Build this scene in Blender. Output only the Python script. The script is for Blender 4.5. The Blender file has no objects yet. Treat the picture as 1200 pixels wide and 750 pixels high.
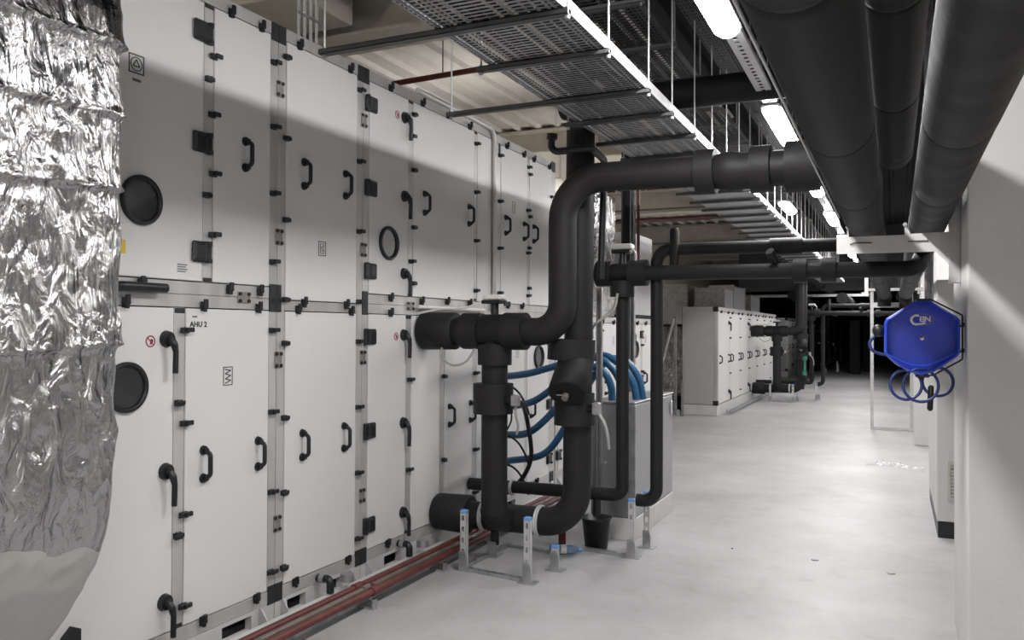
import bpy, bmesh, math, random
from mathutils import Vector, Matrix, noise
random.seed(7)
SC = bpy.context.scene
COL = SC.collection
PI = math.pi

# ------------------------------------------------------------------ camera
F_PX, PITCH, ROLL, CAM_H = 970.0, 0.0115, 0.004, 1.6
YAW = math.atan2(448.0, F_PX)
cam = bpy.data.cameras.new('camera')
cam.sensor_fit = 'HORIZONTAL'; cam.sensor_width = 36.0
cam.lens = 36.0 * F_PX / 1200.0
cam.clip_start = 0.05; cam.clip_end = 200
cam_o = bpy.data.objects.new('camera', cam); COL.objects.link(cam_o)
fwd = Vector((-math.sin(YAW)*math.cos(PITCH), math.cos(YAW)*math.cos(PITCH), math.sin(PITCH)))
r0 = Vector((math.cos(YAW), math.sin(YAW), 0)); u0 = r0.cross(fwd)
rgt = r0*math.cos(ROLL) + u0*math.sin(ROLL); upv = -r0*math.sin(ROLL) + u0*math.cos(ROLL)
M = Matrix((rgt, upv, -fwd)).transposed().to_4x4(); M.translation = (0, 0, CAM_H)
cam_o.matrix_world = M
SC.camera = cam_o

# ------------------------------------------------------------------ world, exposure
w = bpy.data.worlds.new('world'); SC.world = w; w.use_nodes = True
w.node_tree.nodes['Background'].inputs[0].default_value = (0.9, 0.95, 1, 1)
w.node_tree.nodes['Background'].inputs[1].default_value = 0.004
SC.view_settings.view_transform = 'Standard'
try: SC.view_settings.look = 'None'
except Exception: pass
SC.view_settings.gamma = 1.0
SC.view_settings.use_curve_mapping = False
SC.view_settings.exposure = 2.1
LAMP_STRENGTH = 26.0

# ------------------------------------------------------------------ materials
def mat(name, col, rough=0.5, metal=0.0, var=0.0, vscale=6.0, bump=0.0, bscale=60.0, col2=None, emit=0.0,
        stretch=None, coat=0.0, alpha=1.0, trans=0.0, rvar=0.0):
    m = bpy.data.materials.new(name); m.use_nodes = True
    nt = m.node_tree; b = nt.nodes['Principled BSDF']
    c = (*col, 1)
    b.inputs['Base Color'].default_value = c
    b.inputs['Roughness'].default_value = rough
    b.inputs['Metallic'].default_value = metal
    if coat: b.inputs['Coat Weight'].default_value = coat; b.inputs['Coat Roughness'].default_value = 0.12
    if trans: b.inputs['Transmission Weight'].default_value = trans
    if alpha < 1: b.inputs['Alpha'].default_value = alpha
    if emit:
        b.inputs['Emission Color'].default_value = c; b.inputs['Emission Strength'].default_value = emit
    if var or bump or rvar:
        tc = nt.nodes.new('ShaderNodeTexCoord'); src = tc.outputs['Object']
        if stretch:
            mp = nt.nodes.new('ShaderNodeMapping'); mp.inputs['Scale'].default_value = stretch
            nt.links.new(src, mp.inputs[0]); src = mp.outputs[0]
    if var or rvar:
        n = nt.nodes.new('ShaderNodeTexNoise'); n.inputs['Scale'].default_value = vscale; n.inputs['Detail'].default_value = 5
        nt.links.new(src, n.inputs['Vector'])
    if var:
        r = nt.nodes.new('ShaderNodeValToRGB')
        c2 = col2 or tuple(max(0, v*(1-var)) for v in col)
        r.color_ramp.elements[0].position = 0.35; r.color_ramp.elements[1].position = 0.65
        r.color_ramp.elements[0].color = (*c2, 1); r.color_ramp.elements[1].color = c
        nt.links.new(n.outputs['Fac'], r.inputs[0]); nt.links.new(r.outputs[0], b.inputs['Base Color'])
    if rvar:
        mr = nt.nodes.new('ShaderNodeMapRange'); mr.inputs[3].default_value = rough-rvar; mr.inputs[4].default_value = rough+rvar
        mr.inputs[1].default_value = 0.3; mr.inputs[2].default_value = 0.7
        nt.links.new(n.outputs['Fac'], mr.inputs[0]); nt.links.new(mr.outputs[0], b.inputs['Roughness'])
    if bump:
        n2 = nt.nodes.new('ShaderNodeTexNoise'); n2.inputs['Scale'].default_value = bscale; n2.inputs['Detail'].default_value = 4
        nt.links.new(src, n2.inputs['Vector'])
        bp = nt.nodes.new('ShaderNodeBump'); bp.inputs['Strength'].default_value = bump; bp.inputs['Distance'].default_value = 0.01
        nt.links.new(n2.outputs['Fac'], bp.inputs['Height']); nt.links.new(bp.outputs[0], b.inputs['Normal'])
    return m

def floor_mat():
    m = mat('grey_screed', (0.62, 0.605, 0.60), 0.48, bump=0.12, bscale=40)
    nt = m.node_tree; b = nt.nodes['Principled BSDF']
    tc = nt.nodes.new('ShaderNodeTexCoord')
    n1 = nt.nodes.new('ShaderNodeTexNoise'); n1.inputs['Scale'].default_value = 0.9; n1.inputs['Detail'].default_value = 8; n1.inputs['Roughness'].default_value = 0.62
    n2 = nt.nodes.new('ShaderNodeTexNoise'); n2.inputs['Scale'].default_value = 5.0; n2.inputs['Detail'].default_value = 9; n2.inputs['Roughness'].default_value = 0.7
    for n in (n1, n2): nt.links.new(tc.outputs['Object'], n.inputs['Vector'])
    r1 = nt.nodes.new('ShaderNodeValToRGB')
    e = r1.color_ramp.elements; e[0].position = 0.33; e[0].color = (0.34, 0.335, 0.335, 1); e[1].position = 0.62; e[1].color = (0.44, 0.437, 0.437, 1)
    r2 = nt.nodes.new('ShaderNodeValToRGB')
    e = r2.color_ramp.elements; e[0].position = 0.30; e[0].color = (0.80, 0.78, 0.76, 1); e[1].position = 0.48; e[1].color = (1, 1, 1, 1)
    nt.links.new(n1.outputs['Fac'], r1.inputs[0]); nt.links.new(n2.outputs['Fac'], r2.inputs[0])
    mx = nt.nodes.new('ShaderNodeMix'); mx.data_type = 'RGBA'; mx.blend_type = 'MULTIPLY'; mx.inputs[0].default_value = 0.6
    nt.links.new(r1.outputs[0], mx.inputs[6]); nt.links.new(r2.outputs[0], mx.inputs[7])
    nt.links.new(mx.outputs[2], b.inputs['Base Color'])
    return m

MT = {}
MT['floor'] = floor_mat()
MT['wall'] = mat('painted_wall', (0.70, 0.69, 0.675), 0.7, var=0.08, vscale=2.5, bump=0.15, bscale=35)
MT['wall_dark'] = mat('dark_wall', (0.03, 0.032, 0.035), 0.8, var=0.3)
MT['wall_beige'] = mat('beige_wall', (0.50, 0.44, 0.35), 0.8, var=0.1)
MT['deck'] = mat('light_deck', (0.60, 0.575, 0.54), 0.55, var=0.06)
MT['soffit'] = mat('dark_soffit', (0.016, 0.014, 0.016), 0.85, var=0.3)
MT['beam'] = mat('cream_beam', (0.56, 0.525, 0.46), 0.6, var=0.1)
MT['panel'] = mat('white_coated_panel', (0.69, 0.687, 0.68), 0.38, var=0.03, vscale=1.5, bump=0.02, bscale=8)
MT['alu'] = mat('brushed_aluminium', (0.60, 0.59, 0.58), 0.40, 0.4, var=0.16, vscale=9, stretch=(1, 1, 0.15), rvar=0.08)
MT['alu_end'] = mat('grey_end_panel', (0.44, 0.44, 0.44), 0.5, 0.1, var=0.06)
MT['case'] = mat('casing_shadow_gap', (0.02, 0.02, 0.02), 0.8, var=0.2)
MT['black'] = mat('black_plastic', (0.012, 0.012, 0.013), 0.42, var=0.2)
MT['corner'] = mat('black_corner_plastic', (0.018, 0.018, 0.019), 0.5, bump=0.3, bscale=150)
MT['rubber'] = mat('black_foam_insulation', (0.0190, 0.0180, 0.0176), 0.6, var=0.22, vscale=7, bump=0.10, bscale=55, rvar=0.08)
MT['rubber2'] = mat('dark_foam_insulation', (0.0125, 0.0118, 0.0118), 0.64, var=0.25, vscale=6, bump=0.10, bscale=45)
MT['glass'] = mat('dark_porthole_glass', (0.035, 0.035, 0.035), 0.10, var=0.2, coat=0.6)
MT['galv'] = mat('galvanised_steel', (0.46, 0.46, 0.465), 0.40, 0.7, var=0.30, vscale=14, rvar=0.12)
MT['plate'] = mat('dull_zinc_plate', (0.27, 0.255, 0.235), 0.5, 0.3, var=0.2, vscale=20)
MT['galvdark'] = mat('shaded_galvanised_strut', (0.15, 0.15, 0.15), 0.5, 0.5, var=0.2, vscale=10)  # the backlit shade of the struts is put into this darker zinc
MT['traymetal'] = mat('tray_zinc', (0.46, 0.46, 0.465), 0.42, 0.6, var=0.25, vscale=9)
MT['traydark'] = mat('dark_tray_zinc', (0.075, 0.072, 0.076), 0.55, 0.4, var=0.25, vscale=9)  # darker zinc for the higher trays
MT['galvlight'] = mat('bright_zinc', (0.62, 0.62, 0.62), 0.38, 0.4, var=0.15, vscale=12)
MT['steelcab'] = mat('stainless_cabinet', (0.37, 0.37, 0.375), 0.40, 0.55, var=0.10, vscale=5, rvar=0.06)
MT['red'] = mat('red_oxide_pipe', (0.135, 0.032, 0.026), 0.5, var=0.35, vscale=10)
MT['barepipe'] = mat('bare_steel_pipe', (0.20, 0.165, 0.145), 0.5, 0.4, var=0.3, vscale=12)
MT['plinth'] = mat('white_plinth', (0.60, 0.595, 0.59), 0.6, var=0.08)
MT['blue'] = mat('cobalt_blue_plastic', (0.016, 0.068, 0.66), 0.35, var=0.05, coat=0.3)
MT['bluehose'] = mat('blue_corrugated_hose', (0.022, 0.115, 0.24), 0.35, var=0.2, vscale=20)
MT['bluecap'] = mat('light_blue_cap', (0.14, 0.33, 0.66), 0.5, var=0.1)
MT['reelhose'] = mat('dark_blue_hose', (0.012, 0.03, 0.16), 0.35, var=0.1)
MT['white'] = mat('white_plastic', (0.70, 0.69, 0.67), 0.4, var=0.05)
MT['ink'] = mat('black_print', (0.03, 0.03, 0.03), 0.6, var=0.1)
MT['inkgrey'] = mat('grey_print', (0.16, 0.16, 0.16), 0.6, var=0.1)
MT['redink'] = mat('red_print', (0.38, 0.05, 0.06), 0.5, var=0.1)
MT['yellow'] = mat('yellow_sticker', (0.72, 0.50, 0.03), 0.5, var=0.1)
MT['cable'] = mat('grey_cable', (0.36, 0.36, 0.35), 0.5, var=0.1)
MT['blackcable'] = mat('black_cable', (0.012, 0.012, 0.012), 0.5, var=0.2)
MT['chrome'] = mat('chrome', (0.75, 0.75, 0.76), 0.12, 1.0, var=0.05)
MT['teal'] = mat('teal_valve_paint', (0.02, 0.24, 0.17), 0.5, var=0.2)
MT['bottle'] = mat('blue_tinted_plastic', (0.35, 0.55, 0.80), 0.12, var=0.1, trans=0.6)
MT['film'] = mat('clear_film', (0.85, 0.85, 0.85), 0.12, var=0.05, alpha=0.35, coat=0.8)
MT['lamp_house'] = mat('lamp_housing', (0.30, 0.30, 0.30), 0.5, var=0.1)
MT['lamp'] = mat('lamp_diffuser', (1.0, 0.985, 0.985), 0.4, emit=LAMP_STRENGTH)
MT['hidden_lamp'] = mat('fill_tube', (1.0, 0.95, 0.89), 0.4, emit=LAMP_STRENGTH*0.9)
MT['cabinet'] = mat('white_cabinet', (0.58, 0.575, 0.565), 0.5, var=0.04)
MT['cream'] = mat('cream_grille', (0.50, 0.48, 0.42), 0.5, var=0.06)

for k_ in ('rubber', 'rubber2', 'blackcable', 'case', 'soffit'): MT[k_].node_tree.nodes['Principled BSDF'].inputs['Specular IOR Level'].default_value = 0.28

def foil_mat():
    m = mat('crinkled_foil', (0.46, 0.458, 0.457), 0.20, 1.0)
    nt = m.node_tree; b = nt.nodes['Principled BSDF']
    tc = nt.nodes.new('ShaderNodeTexCoord')
    mp = nt.nodes.new('ShaderNodeMapping'); mp.inputs['Scale'].default_value = (1, 1.0, 0.5)
    nt.links.new(tc.outputs['Object'], mp.inputs[0])
    v = nt.nodes.new('ShaderNodeTexNoise'); v.inputs['Scale'].default_value = 16; v.inputs['Detail'].default_value = 6; v.inputs['Distortion'].default_value = 1.0
    v2 = nt.nodes.new('ShaderNodeTexVoronoi'); v2.feature = 'DISTANCE_TO_EDGE'; v2.inputs['Scale'].default_value = 8
    ds = nt.nodes.new('ShaderNodeTexNoise'); ds.inputs['Scale'].default_value = 5
    ad = nt.nodes.new('ShaderNodeVectorMath'); ad.operation = 'MULTIPLY_ADD'; ad.inputs[1].default_value = (0.25, 0.25, 0.25)
    nt.links.new(mp.outputs[0], ds.inputs['Vector']); nt.links.new(ds.outputs['Color'], ad.inputs[0]); nt.links.new(mp.outputs[0], ad.inputs[2])
    nt.links.new(mp.outputs[0], v.inputs['Vector']); nt.links.new(ad.outputs[0], v2.inputs['Vector'])
    wv = nt.nodes.new('ShaderNodeTexWave'); wv.inputs['Scale'].default_value = 20; wv.inputs['Distortion'].default_value = 6; wv.bands_direction = 'Y'
    pt = nt.nodes.new('ShaderNodeTexNoise'); pt.inputs['Scale'].default_value = 3.5
    nt.links.new(mp.outputs[0], wv.inputs['Vector']); nt.links.new(mp.outputs[0], pt.inputs['Vector'])
    mr = nt.nodes.new('ShaderNodeMapRange'); mr.inputs[1].default_value = 0.42; mr.inputs[2].default_value = 0.56; mr.inputs[3].default_value = 0.0; mr.inputs[4].default_value = 0.07
    nt.links.new(pt.outputs['Fac'], mr.inputs[0])
    a = nt.nodes.new('ShaderNodeMath'); a.operation = 'MULTIPLY_ADD'; a.inputs[1].default_value = 1.1
    nt.links.new(v2.outputs['Distance'], a.inputs[0]); nt.links.new(v.outputs['Fac'], a.inputs[2])
    a2 = nt.nodes.new('ShaderNodeMath'); a2.operation = 'MULTIPLY_ADD'
    nt.links.new(wv.outputs['Fac'], a2.inputs[0]); nt.links.new(mr.outputs[0], a2.inputs[1]); nt.links.new(a.outputs[0], a2.inputs[2])
    bp = nt.nodes.new('ShaderNodeBump'); bp.inputs['Strength'].default_value = 0.95; bp.inputs['Distance'].default_value = 0.030
    nt.links.new(a2.outputs[0], bp.inputs['Height']); nt.links.new(bp.outputs[0], b.inputs['Normal'])
    return m
MT['foil'] = foil_mat()
MT['plasticwrap'] = mat('dull_plastic_wrap', (0.47, 0.45, 0.425), 0.36, 0.15, var=0.15, vscale=3, bump=0.6, bscale=7, coat=0.3, stretch=(1, 1, 0.4))

# ------------------------------------------------------------------ mesh builder
def smoothstep(a, b, x):
    t = max(0, min(1, (x-a)/(b-a))); return t*t*(3-2*t)

class MB:
    def __init__(s): s.v = []; s.f = []; s.sm = []
    def quad(s, a, b, c, d):
        n = len(s.v); s.v += [tuple(a), tuple(b), tuple(c), tuple(d)]; s.f.append((n, n+1, n+2, n+3)); s.sm.append(False); return s
    def box(s, x0, x1, y0, y1, z0, z1, ch=0.0):
        x0, x1 = min(x0, x1), max(x0, x1); y0, y1 = min(y0, y1), max(y0, y1); z0, z1 = min(z0, z1), max(z0, z1)
        if ch:
            bm = bmesh.new(); bmesh.ops.create_cube(bm, size=1)
            for v in bm.verts: v.co = ((x0+x1)/2+v.co.x*(x1-x0), (y0+y1)/2+v.co.y*(y1-y0), (z0+z1)/2+v.co.z*(z1-z0))
            bmesh.ops.bevel(bm, geom=bm.edges[:], offset=ch, segments=1, affect='EDGES')
            n = len(s.v); bm.verts.index_update()
            s.v += [tuple(v.co) for v in bm.verts]
            for f in bm.faces: s.f.append(tuple(n+v.index for v in f.verts)); s.sm.append(False)
            bm.free(); return s
        n = len(s.v)
        s.v += [(x0,y0,z0),(x1,y0,z0),(x1,y1,z0),(x0,y1,z0),(x0,y0,z1),(x1,y0,z1),(x1,y1,z1),(x0,y1,z1)]
        for f in ((3,2,1,0),(4,5,6,7),(0,1,5,4),(1,2,6,5),(2,3,7,6),(3,0,4,7)): s.f.append(tuple(n+i for i in f)); s.sm.append(False)
        return s
    def prism(s, pts, axis, a, b):
        # polygon pts (2D) extruded along axis from a to b
        def mk(p, t):
            return {'x': (t, p[0], p[1]), 'y': (p[0], t, p[1]), 'z': (p[0], p[1], t)}[axis]
        n = len(s.v); k = len(pts)
        s.v += [mk(p, a) for p in pts] + [mk(p, b) for p in pts]
        s.f.append(tuple(n+i for i in range(k))[::-1]); s.sm.append(False)
        s.f.append(tuple(n+k+i for i in range(k))); s.sm.append(False)
        for i in range(k):
            j = (i+1) % k; s.f.append((n+i, n+j, n+k+j, n+k+i)); s.sm.append(False)
        return s
    def tube(s, pts, r, seg=16, cap=True, sm=True):
        pts = [Vector(p) for p in pts]; k = len(pts)
        rr = r if isinstance(r, (list, tuple)) else [r]*k
        ts = []
        for i in range(k):
            t = Vector((0, 0, 0))
            if i > 0 and (pts[i]-pts[i-1]).length > 1e-7: t += (pts[i]-pts[i-1]).normalized()
            if i < k-1 and (pts[i+1]-pts[i]).length > 1e-7: t += (pts[i+1]-pts[i]).normalized()
            if t.length < 1e-6: t = ts[-1] if ts else Vector((0, 0, 1))
            ts.append(t.normalized())
        up = Vector((0, 0, 1)) if abs(ts[0].z) < 0.9 else Vector((0, 1, 0))
        nrm = (up - ts[0]*up.dot(ts[0])).normalized()
        n = len(s.v)
        for i in range(k):
            nrm = nrm - ts[i]*nrm.dot(ts[i])
            nrm = nrm.normalized() if nrm.length > 1e-6 else ts[i].orthogonal().normalized()
            bn = ts[i].cross(nrm)
            for j in range(seg):
                a = 2*PI*j/seg
                s.v.append(tuple(pts[i] + (nrm*math.cos(a)+bn*math.sin(a))*rr[i]))
        for i in range(k-1):
            for j in range(seg):
                j2 = (j+1) % seg
                s.f.append((n+i*seg+j, n+i*seg+j2, n+(i+1)*seg+j2, n+(i+1)*seg+j)); s.sm.append(sm)
        if cap:
            c0 = len(s.v); s.v += s.v[n:n+seg]; s.v += s.v[n+(k-1)*seg:n+k*seg]
            s.f.append(tuple(c0+j for j in range(seg))[::-1]); s.sm.append(False)
            s.f.append(tuple(c0+seg+j for j in range(seg))); s.sm.append(False)
        return s
    def cyl(s, p0, p1, r0, r1=None, seg=16, ch=0.0):
        p0, p1 = Vector(p0), Vector(p1); r1 = r0 if r1 is None else r1
        if ch:
            d = (p1-p0).normalized()*ch
            return s.tube([p0, p0+d*0.02, p0+d, p1-d, p1-d*0.02, p1], [r0-ch, r0-ch*0.98, r0, r1, r1-ch*0.98, r1-ch], seg)
        return s.tube([p0, p1], [r0, r1], seg)
    def ring(s, c, axis, R, r, seg=24, rs=8):
        c = Vector(c); ax = Vector(axis).normalized(); a = ax.orthogonal().normalized(); b = ax.cross(a)
        n = len(s.v)
        for i in range(seg):
            t = 2*PI*i/seg; d = a*math.cos(t)+b*math.sin(t)
            for j in range(rs):
                q = 2*PI*j/rs
                s.v.append(tuple(c + d*(R+r*math.cos(q)) + ax*r*math.sin(q)))
        for i in range(seg):
            for j in range(rs):
                i2, j2 = (i+1) % seg, (j+1) % rs
                s.f.append((n+i*rs+j, n+i2*rs+j, n+i2*rs+j2, n+i*rs+j2)); s.sm.append(True)
        return s
    def sphere(s, c, r, seg=14, rings=8, sz=1.0):
        c = Vector(c)
        pts = [c+Vector((0, 0, -r*sz*math.cos(PI*i/rings))) for i in range(rings+1)]
        return s.tube(pts, [max(1e-4, r*math.sin(PI*i/rings)) for i in range(rings+1)], seg)
    def mesh(s, name, m, off=(0, 0, 0)):
        me = bpy.data.meshes.new(name)
        ox, oy, oz = off
        me.from_pydata([(x-ox, y-oy, z-oz) for x, y, z in s.v], [], s.f)
        me.polygons.foreach_set('use_smooth', s.sm)
        me.materials.append(MT[m] if isinstance(m, str) else m)
        me.update()
        return me

def wpos(o):
    p = Vector((0, 0, 0))
    while o is not None: p = p + o.location; o = o.parent
    return p
def link(o, parent=None):
    COL.objects.link(o)
    if parent is not None: o.parent = parent
    return o
def thing(name, label, cat, loc=(0, 0, 0), group=None):
    o = bpy.data.objects.new(name, None); o.empty_display_size = 0.1; link(o); o.location = loc
    o['label'] = label; o['category'] = cat
    if group: o['group'] = group
    return o
def part(name, mb, m, parent, label=None, kind=None):
    o = bpy.data.objects.new(name, mb.mesh(name, m, wpos(parent))); link(o, parent)
    if label: o['label'] = label
    if kind: o['kind'] = kind
    return o
def single(name, mb, m, label, cat, group=None, kind=None, loc=None):
    if loc is None:
        xs, ys, zs = zip(*mb.v); loc = ((min(xs)+max(xs))/2, (min(ys)+max(ys))/2, min(zs))
    o = bpy.data.objects.new(name, mb.mesh(name, m, loc)); o.location = loc; link(o)
    o['label'] = label; o['category'] = cat
    if group: o['group'] = group
    if kind: o['kind'] = kind
    return o
def struct(name, mb, m, label=None):
    o = bpy.data.objects.new(name, mb.mesh(name, m)); link(o); o['kind'] = 'structure'
    if label: o['label'] = label
    return o
def inst(name, me, parent, pos, rot=None):
    o = bpy.data.objects.new(name, me); link(o, parent); o.location = Vector(pos) - wpos(parent)
    if rot: o.rotation_euler = rot
    return o
def retag(o, label): o['label'] = label
def copy_tree(o, delta=(0, 0, 0), label=None, parent=None):
    c = o.copy(); COL.objects.link(c)
    if parent is not None: c.parent = parent
    else: c.location = o.location + Vector(delta)
    if label: c['label'] = label
    for ch in list(o.children): copy_tree(ch, parent=c)
    return c

def bend(pts, rad, n=8):
    """polyline with rounded corners"""
    pts = [Vector(p) for p in pts]; out = [pts[0]]
    rads = rad if isinstance(rad, (list, tuple)) else [rad]*len(pts)
    for i in range(1, len(pts)-1):
        a, b, c = pts[i-1], pts[i], pts[i+1]
        d1 = (a-b).normalized(); d2 = (c-b).normalized(); ang = d1.angle(d2)
        if abs(ang-PI) < 1e-3: out.append(b); continue
        t = min(rads[i]/math.tan(ang/2), (a-b).length*0.98, (c-b).length*0.98); R = t*math.tan(ang/2)
        ctr = b + (d1+d2).normalized()*(R/math.sin(ang/2))
        p1 = b+d1*t; p2 = b+d2*t; v1 = p1-ctr; v2 = p2-ctr; full = v1.angle(v2); ax = v1.cross(v2).normalized()
        for k in range(n+1): out.append(ctr + Matrix.Rotation(full*k/n, 3, ax) @ v1)
    out.append(pts[-1]); return out
def spline(pts, n=8):
    P = [Vector(p) for p in pts]; P = [P[0]*2-P[1]] + P + [P[-1]*2-P[-2]]; out = []
    for i in range(1, len(P)-2):
        for k in range(n):
            t = k/n; a, b, c, d = P[i-1], P[i], P[i+1], P[i+2]
            out.append(0.5*((2*b)+(c-a)*t+(2*a-5*b+4*c-d)*t*t+(3*b-a-3*c+d)*t**3))
    out.append(P[-2]); return out
def segpipe(mb, p0, p1, r, step=1.0, seg=24, g=0.006):
    """straight insulated pipe of butted foam lengths with a fine groove at each joint"""
    p0, p1 = Vector(p0), Vector(p1); L = (p1-p0).length; d = (p1-p0)/L; n = max(1, round(L/step))
    for i in range(n):
        a = p0+d*(L*i/n); b = p0+d*(L*(i+1)/n-0.002)
        q = r*(1+0.012*math.sin(i*2.3))
        mb.tube([a, a+d*0.008, a+d*0.03, b-d*0.03, b-d*0.008, b], [q-g*1.5, q-g*0.3, q, q, q-g*0.3, q-g*1.5], seg)
    return mb

# ------------------------------------------------------------------ setting
struct('floor', MB().box(-7, 2.5, -5, 46, -0.1, 0), 'floor')
# ribbed roof deck over the units
mb = MB(); prof = []
x = -7.0
while x < -2.3:
    prof += [(x, 4.60), (x+0.03, 4.55), (x+0.065, 4.55), (x+0.095, 4.60)]; x += 0.315
prof.append((-2.3, 4.60))
poly = prof + [(-2.3, 4.68), (-7.0, 4.68)]
mb.prism(poly, 'y', -5, 46)
struct('ceiling', mb, 'deck')
mb = MB(); prof = []
x = -2.3
while x < 2.4:
    prof += [(x, 4.60), (x+0.03, 4.55), (x+0.065, 4.55), (x+0.095, 4.60)]; x += 0.315
prof.append((2.5, 4.60))
mb.prism(prof + [(2.5, 4.68), (-2.3, 4.68)], 'y', -5, 46)
struct('ceiling', mb, 'soffit')
struct('wall_left', MB().box(-7.1, -7, -5, 46, 0, 4.68), 'wall_beige')
struct('wall_right', MB().box(1.25, 1.4, 5.2, 46, 0, 4.6), 'wall')
struct('wall_right', MB().box(0.63, 1.25, 8.95, 46, 0, 4.55), 'wall')
struct('wall_right', MB().box(2.5, 2.6, -5, 5.2, 0, 4.6), 'wall')
struct('wall_back', MB().box(-7, 2.5, -5.1, -5, 0, 4.6), 'wall_beige')
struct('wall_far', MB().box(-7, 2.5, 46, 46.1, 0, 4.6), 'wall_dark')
struct('wall_pier', MB().box(0.300, 2.5, 4.25, 5.20, 0, 4.55, 0.006), 'wall')

# roof beams
for i, y in enumerate((-0.4, 5.68, 11.16, 17.0, 23.0, 29.0, 35.0)):
    mb = MB(); mb.box(-6.98, -2.0, y, y+0.42, 4.05, 4.075); mb.box(-6.98, -2.0, y+0.19, y+0.23, 4.075, 4.53); mb.box(-6.98, -2.0, y, y+0.42, 4.525, 4.545)
    single('roof_beam', mb, 'beam', ['cream roof beam behind the camera', 'cream roof beam nearest the camera, above the tall white units', 'second cream roof beam beyond the red branch pipe',
        'third cream roof beam seen past the black riser', 'fourth cream roof beam deep in the hall', 'fifth cream roof beam deep in the hall', 'last cream roof beam in the far dark'][i], 'beam', 'cream roof beams')
# box girder / bulkhead above first unit
mb = MB(); mb.box(-6.5, -4.05, 4.9, 5.62, 4.10, 4.58, 0.01)
single('bulkhead_duct', mb, 'beam', 'beige boxed-in duct under the roof above the first tall unit', 'duct')

# ------------------------------------------------------------------ air handling units
XF = -3.05
def grip_mesh():
    m = MB()
    for z in (-0.068, 0.068): m.cyl((0, 0, z), (0.014, 0, z), 0.024, 0.021, 12); m.cyl((0.01, 0, z), (0.03, 0, z), 0.013, 0.012, 10)
    m.tube(bend([(0.012, 0, -0.068), (0.048, 0, -0.068*0.75), (0.048, 0, 0.068*0.75), (0.012, 0, 0.068)], 0.02, 4), 0.0115, 8)
    return m.mesh('grip_handle', 'black')
def lever_mesh():
    m = MB()
    m.cyl((0, 0, 0), (0.022, 0, 0), 0.040, 0.034, 16); m.cyl((0.02, 0, 0), (0.042, 0, 0), 0.020, 0.016, 10)
    m.tube(bend([(0.030, 0, 0.0), (0.046, 0.004, -0.022), (0.046, 0.014, -0.060), (0.044, 0.014, -0.158)], 0.02, 4), [0.017]*6+[0.0135]*6, 8)
    return m.mesh('lever_handle', 'black')
def clamp_mesh():
    m = MB()
    m.box(0, 0.010, -0.026, 0.020, -0.014, 0.014, 0.002); m.cyl((0.0, -0.002, 0), (0.030, -0.002, 0), 0.016, 0.013, 8)
    m.box(0.014, 0.026, -0.030, 0.010, -0.010, 0.011, 0.003); m.box(0.020, 0.036, -0.012, 0.032, -0.008, 0.014, 0.003)
    return m.mesh('panel_clamp', 'black')
def hinge_mesh():
    m = MB()
    m.box(0, 0.022, -0.074, 0.010, -0.050, 0.050, 0.008); m.box(0.018, 0.026, -0.064, 0.0, -0.036, 0.036, 0.004)
    for z in (-0.042, 0.042): m.cyl((0.014, 0.030, z-0.010), (0.014, 0.030, z+0.010), 0.016, None, 8)
    m.box(0, 0.018, 0.006, 0.046, -0.052, 0.052, 0.005)
    return m.mesh('door_hinge', 'black')
def plate_mesh():
    m = MB(); m.box(0, 0.006, -0.028, 0.028, -0.045, 0.045, 0.002); return m.mesh('joining_plate', 'plate')
def bolts_mesh():
    m = MB()
    for y in (-0.018, 0.018):
        for z in (-0.032, 0.032): m.cyl((0.004, y, z), (0.013, y, z), 0.0105, None, 6)
    return m.mesh('bolt', 'black')
def ring_mesh(R=0.112):
    m = MB(); pr = [(0.0, R), (0.014, R), (0.02, R*0.95), (0.02, R*0.86), (0.008, R*0.80), (0.002, R*0.79)]
    n = 36
    for i in range(n):
        for a, b in pr: m.v.append((a, b*math.cos(2*PI*i/n), b*math.sin(2*PI*i/n)))
    k = len(pr)
    for i in range(n):
        for j in range(k-1):
            i2 = (i+1) % n; m.f.append((i*k+j, i2*k+j, i2*k+j+1, i*k+j+1)); m.sm.append(j != 2)
    return m.mesh('porthole', 'black')
def pane_mesh(R=0.112):
    m = MB(); m.cyl((-0.004, 0, 0), (0.004, 0, 0), R*0.8, None, 32); return m.mesh('pane', 'glass')
GRIP, LEVER, CLAMP, HINGE, PLATE, BOLTS, RING, PANE = grip_mesh(), lever_mesh(), clamp_mesh(), hinge_mesh(), plate_mesh(), bolts_mesh(), ring_mesh(), pane_mesh()

def fits(doors, y, z):
    for o, (a, b, c, d) in doors:
        if a <= y <= b and c <= z <= d: return o
    return None
GAP = 0.005
def ahu_section(label, y0, y1, depth, z1, doors, posts, rails, corners, xf=XF, z_base=0.0, side=None):
    t = thing('air_handling_unit', label, 'air handler', (xf-depth/2, (y0+y1)/2, z_base), 'white air handling unit sections')
    xb = xf-depth
    part('casing', MB().box(xb, xf-0.045, y0+0.002, y1-0.002, 0.135, z1-0.012), 'case', t)
    out = []
    for (a, b, c, d) in doors:
        o = part('door', MB().box(xf-0.04, xf, a+GAP/2, b-GAP/2, c+GAP/2, d-GAP/2, 0.003), 'panel', t); out.append((o, (a, b, c, d)))
    for (a, b, c, d) in posts: part('upright_profile', MB().box(xf-0.044, xf-0.003, a, b, c, d, 0.0015), 'alu', t)
    for (a, b, c, d) in rails: part('rail_profile', MB().box(xf-0.044, xf-0.003, a, b, c, d, 0.0015), 'alu', t)
    for (y, z, h, v) in corners: part('corner_block', MB().box(xf-0.044, xf+0.0015, y-h/2, y+h/2, z-v/2, z+v/2, 0.003), 'corner', t)
    part('top_cover', MB().box(xb, xf-0.002, y0+0.002, y1-0.002, z1-0.012, z1, 0.002), 'alu', t)
    return t, out

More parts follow.
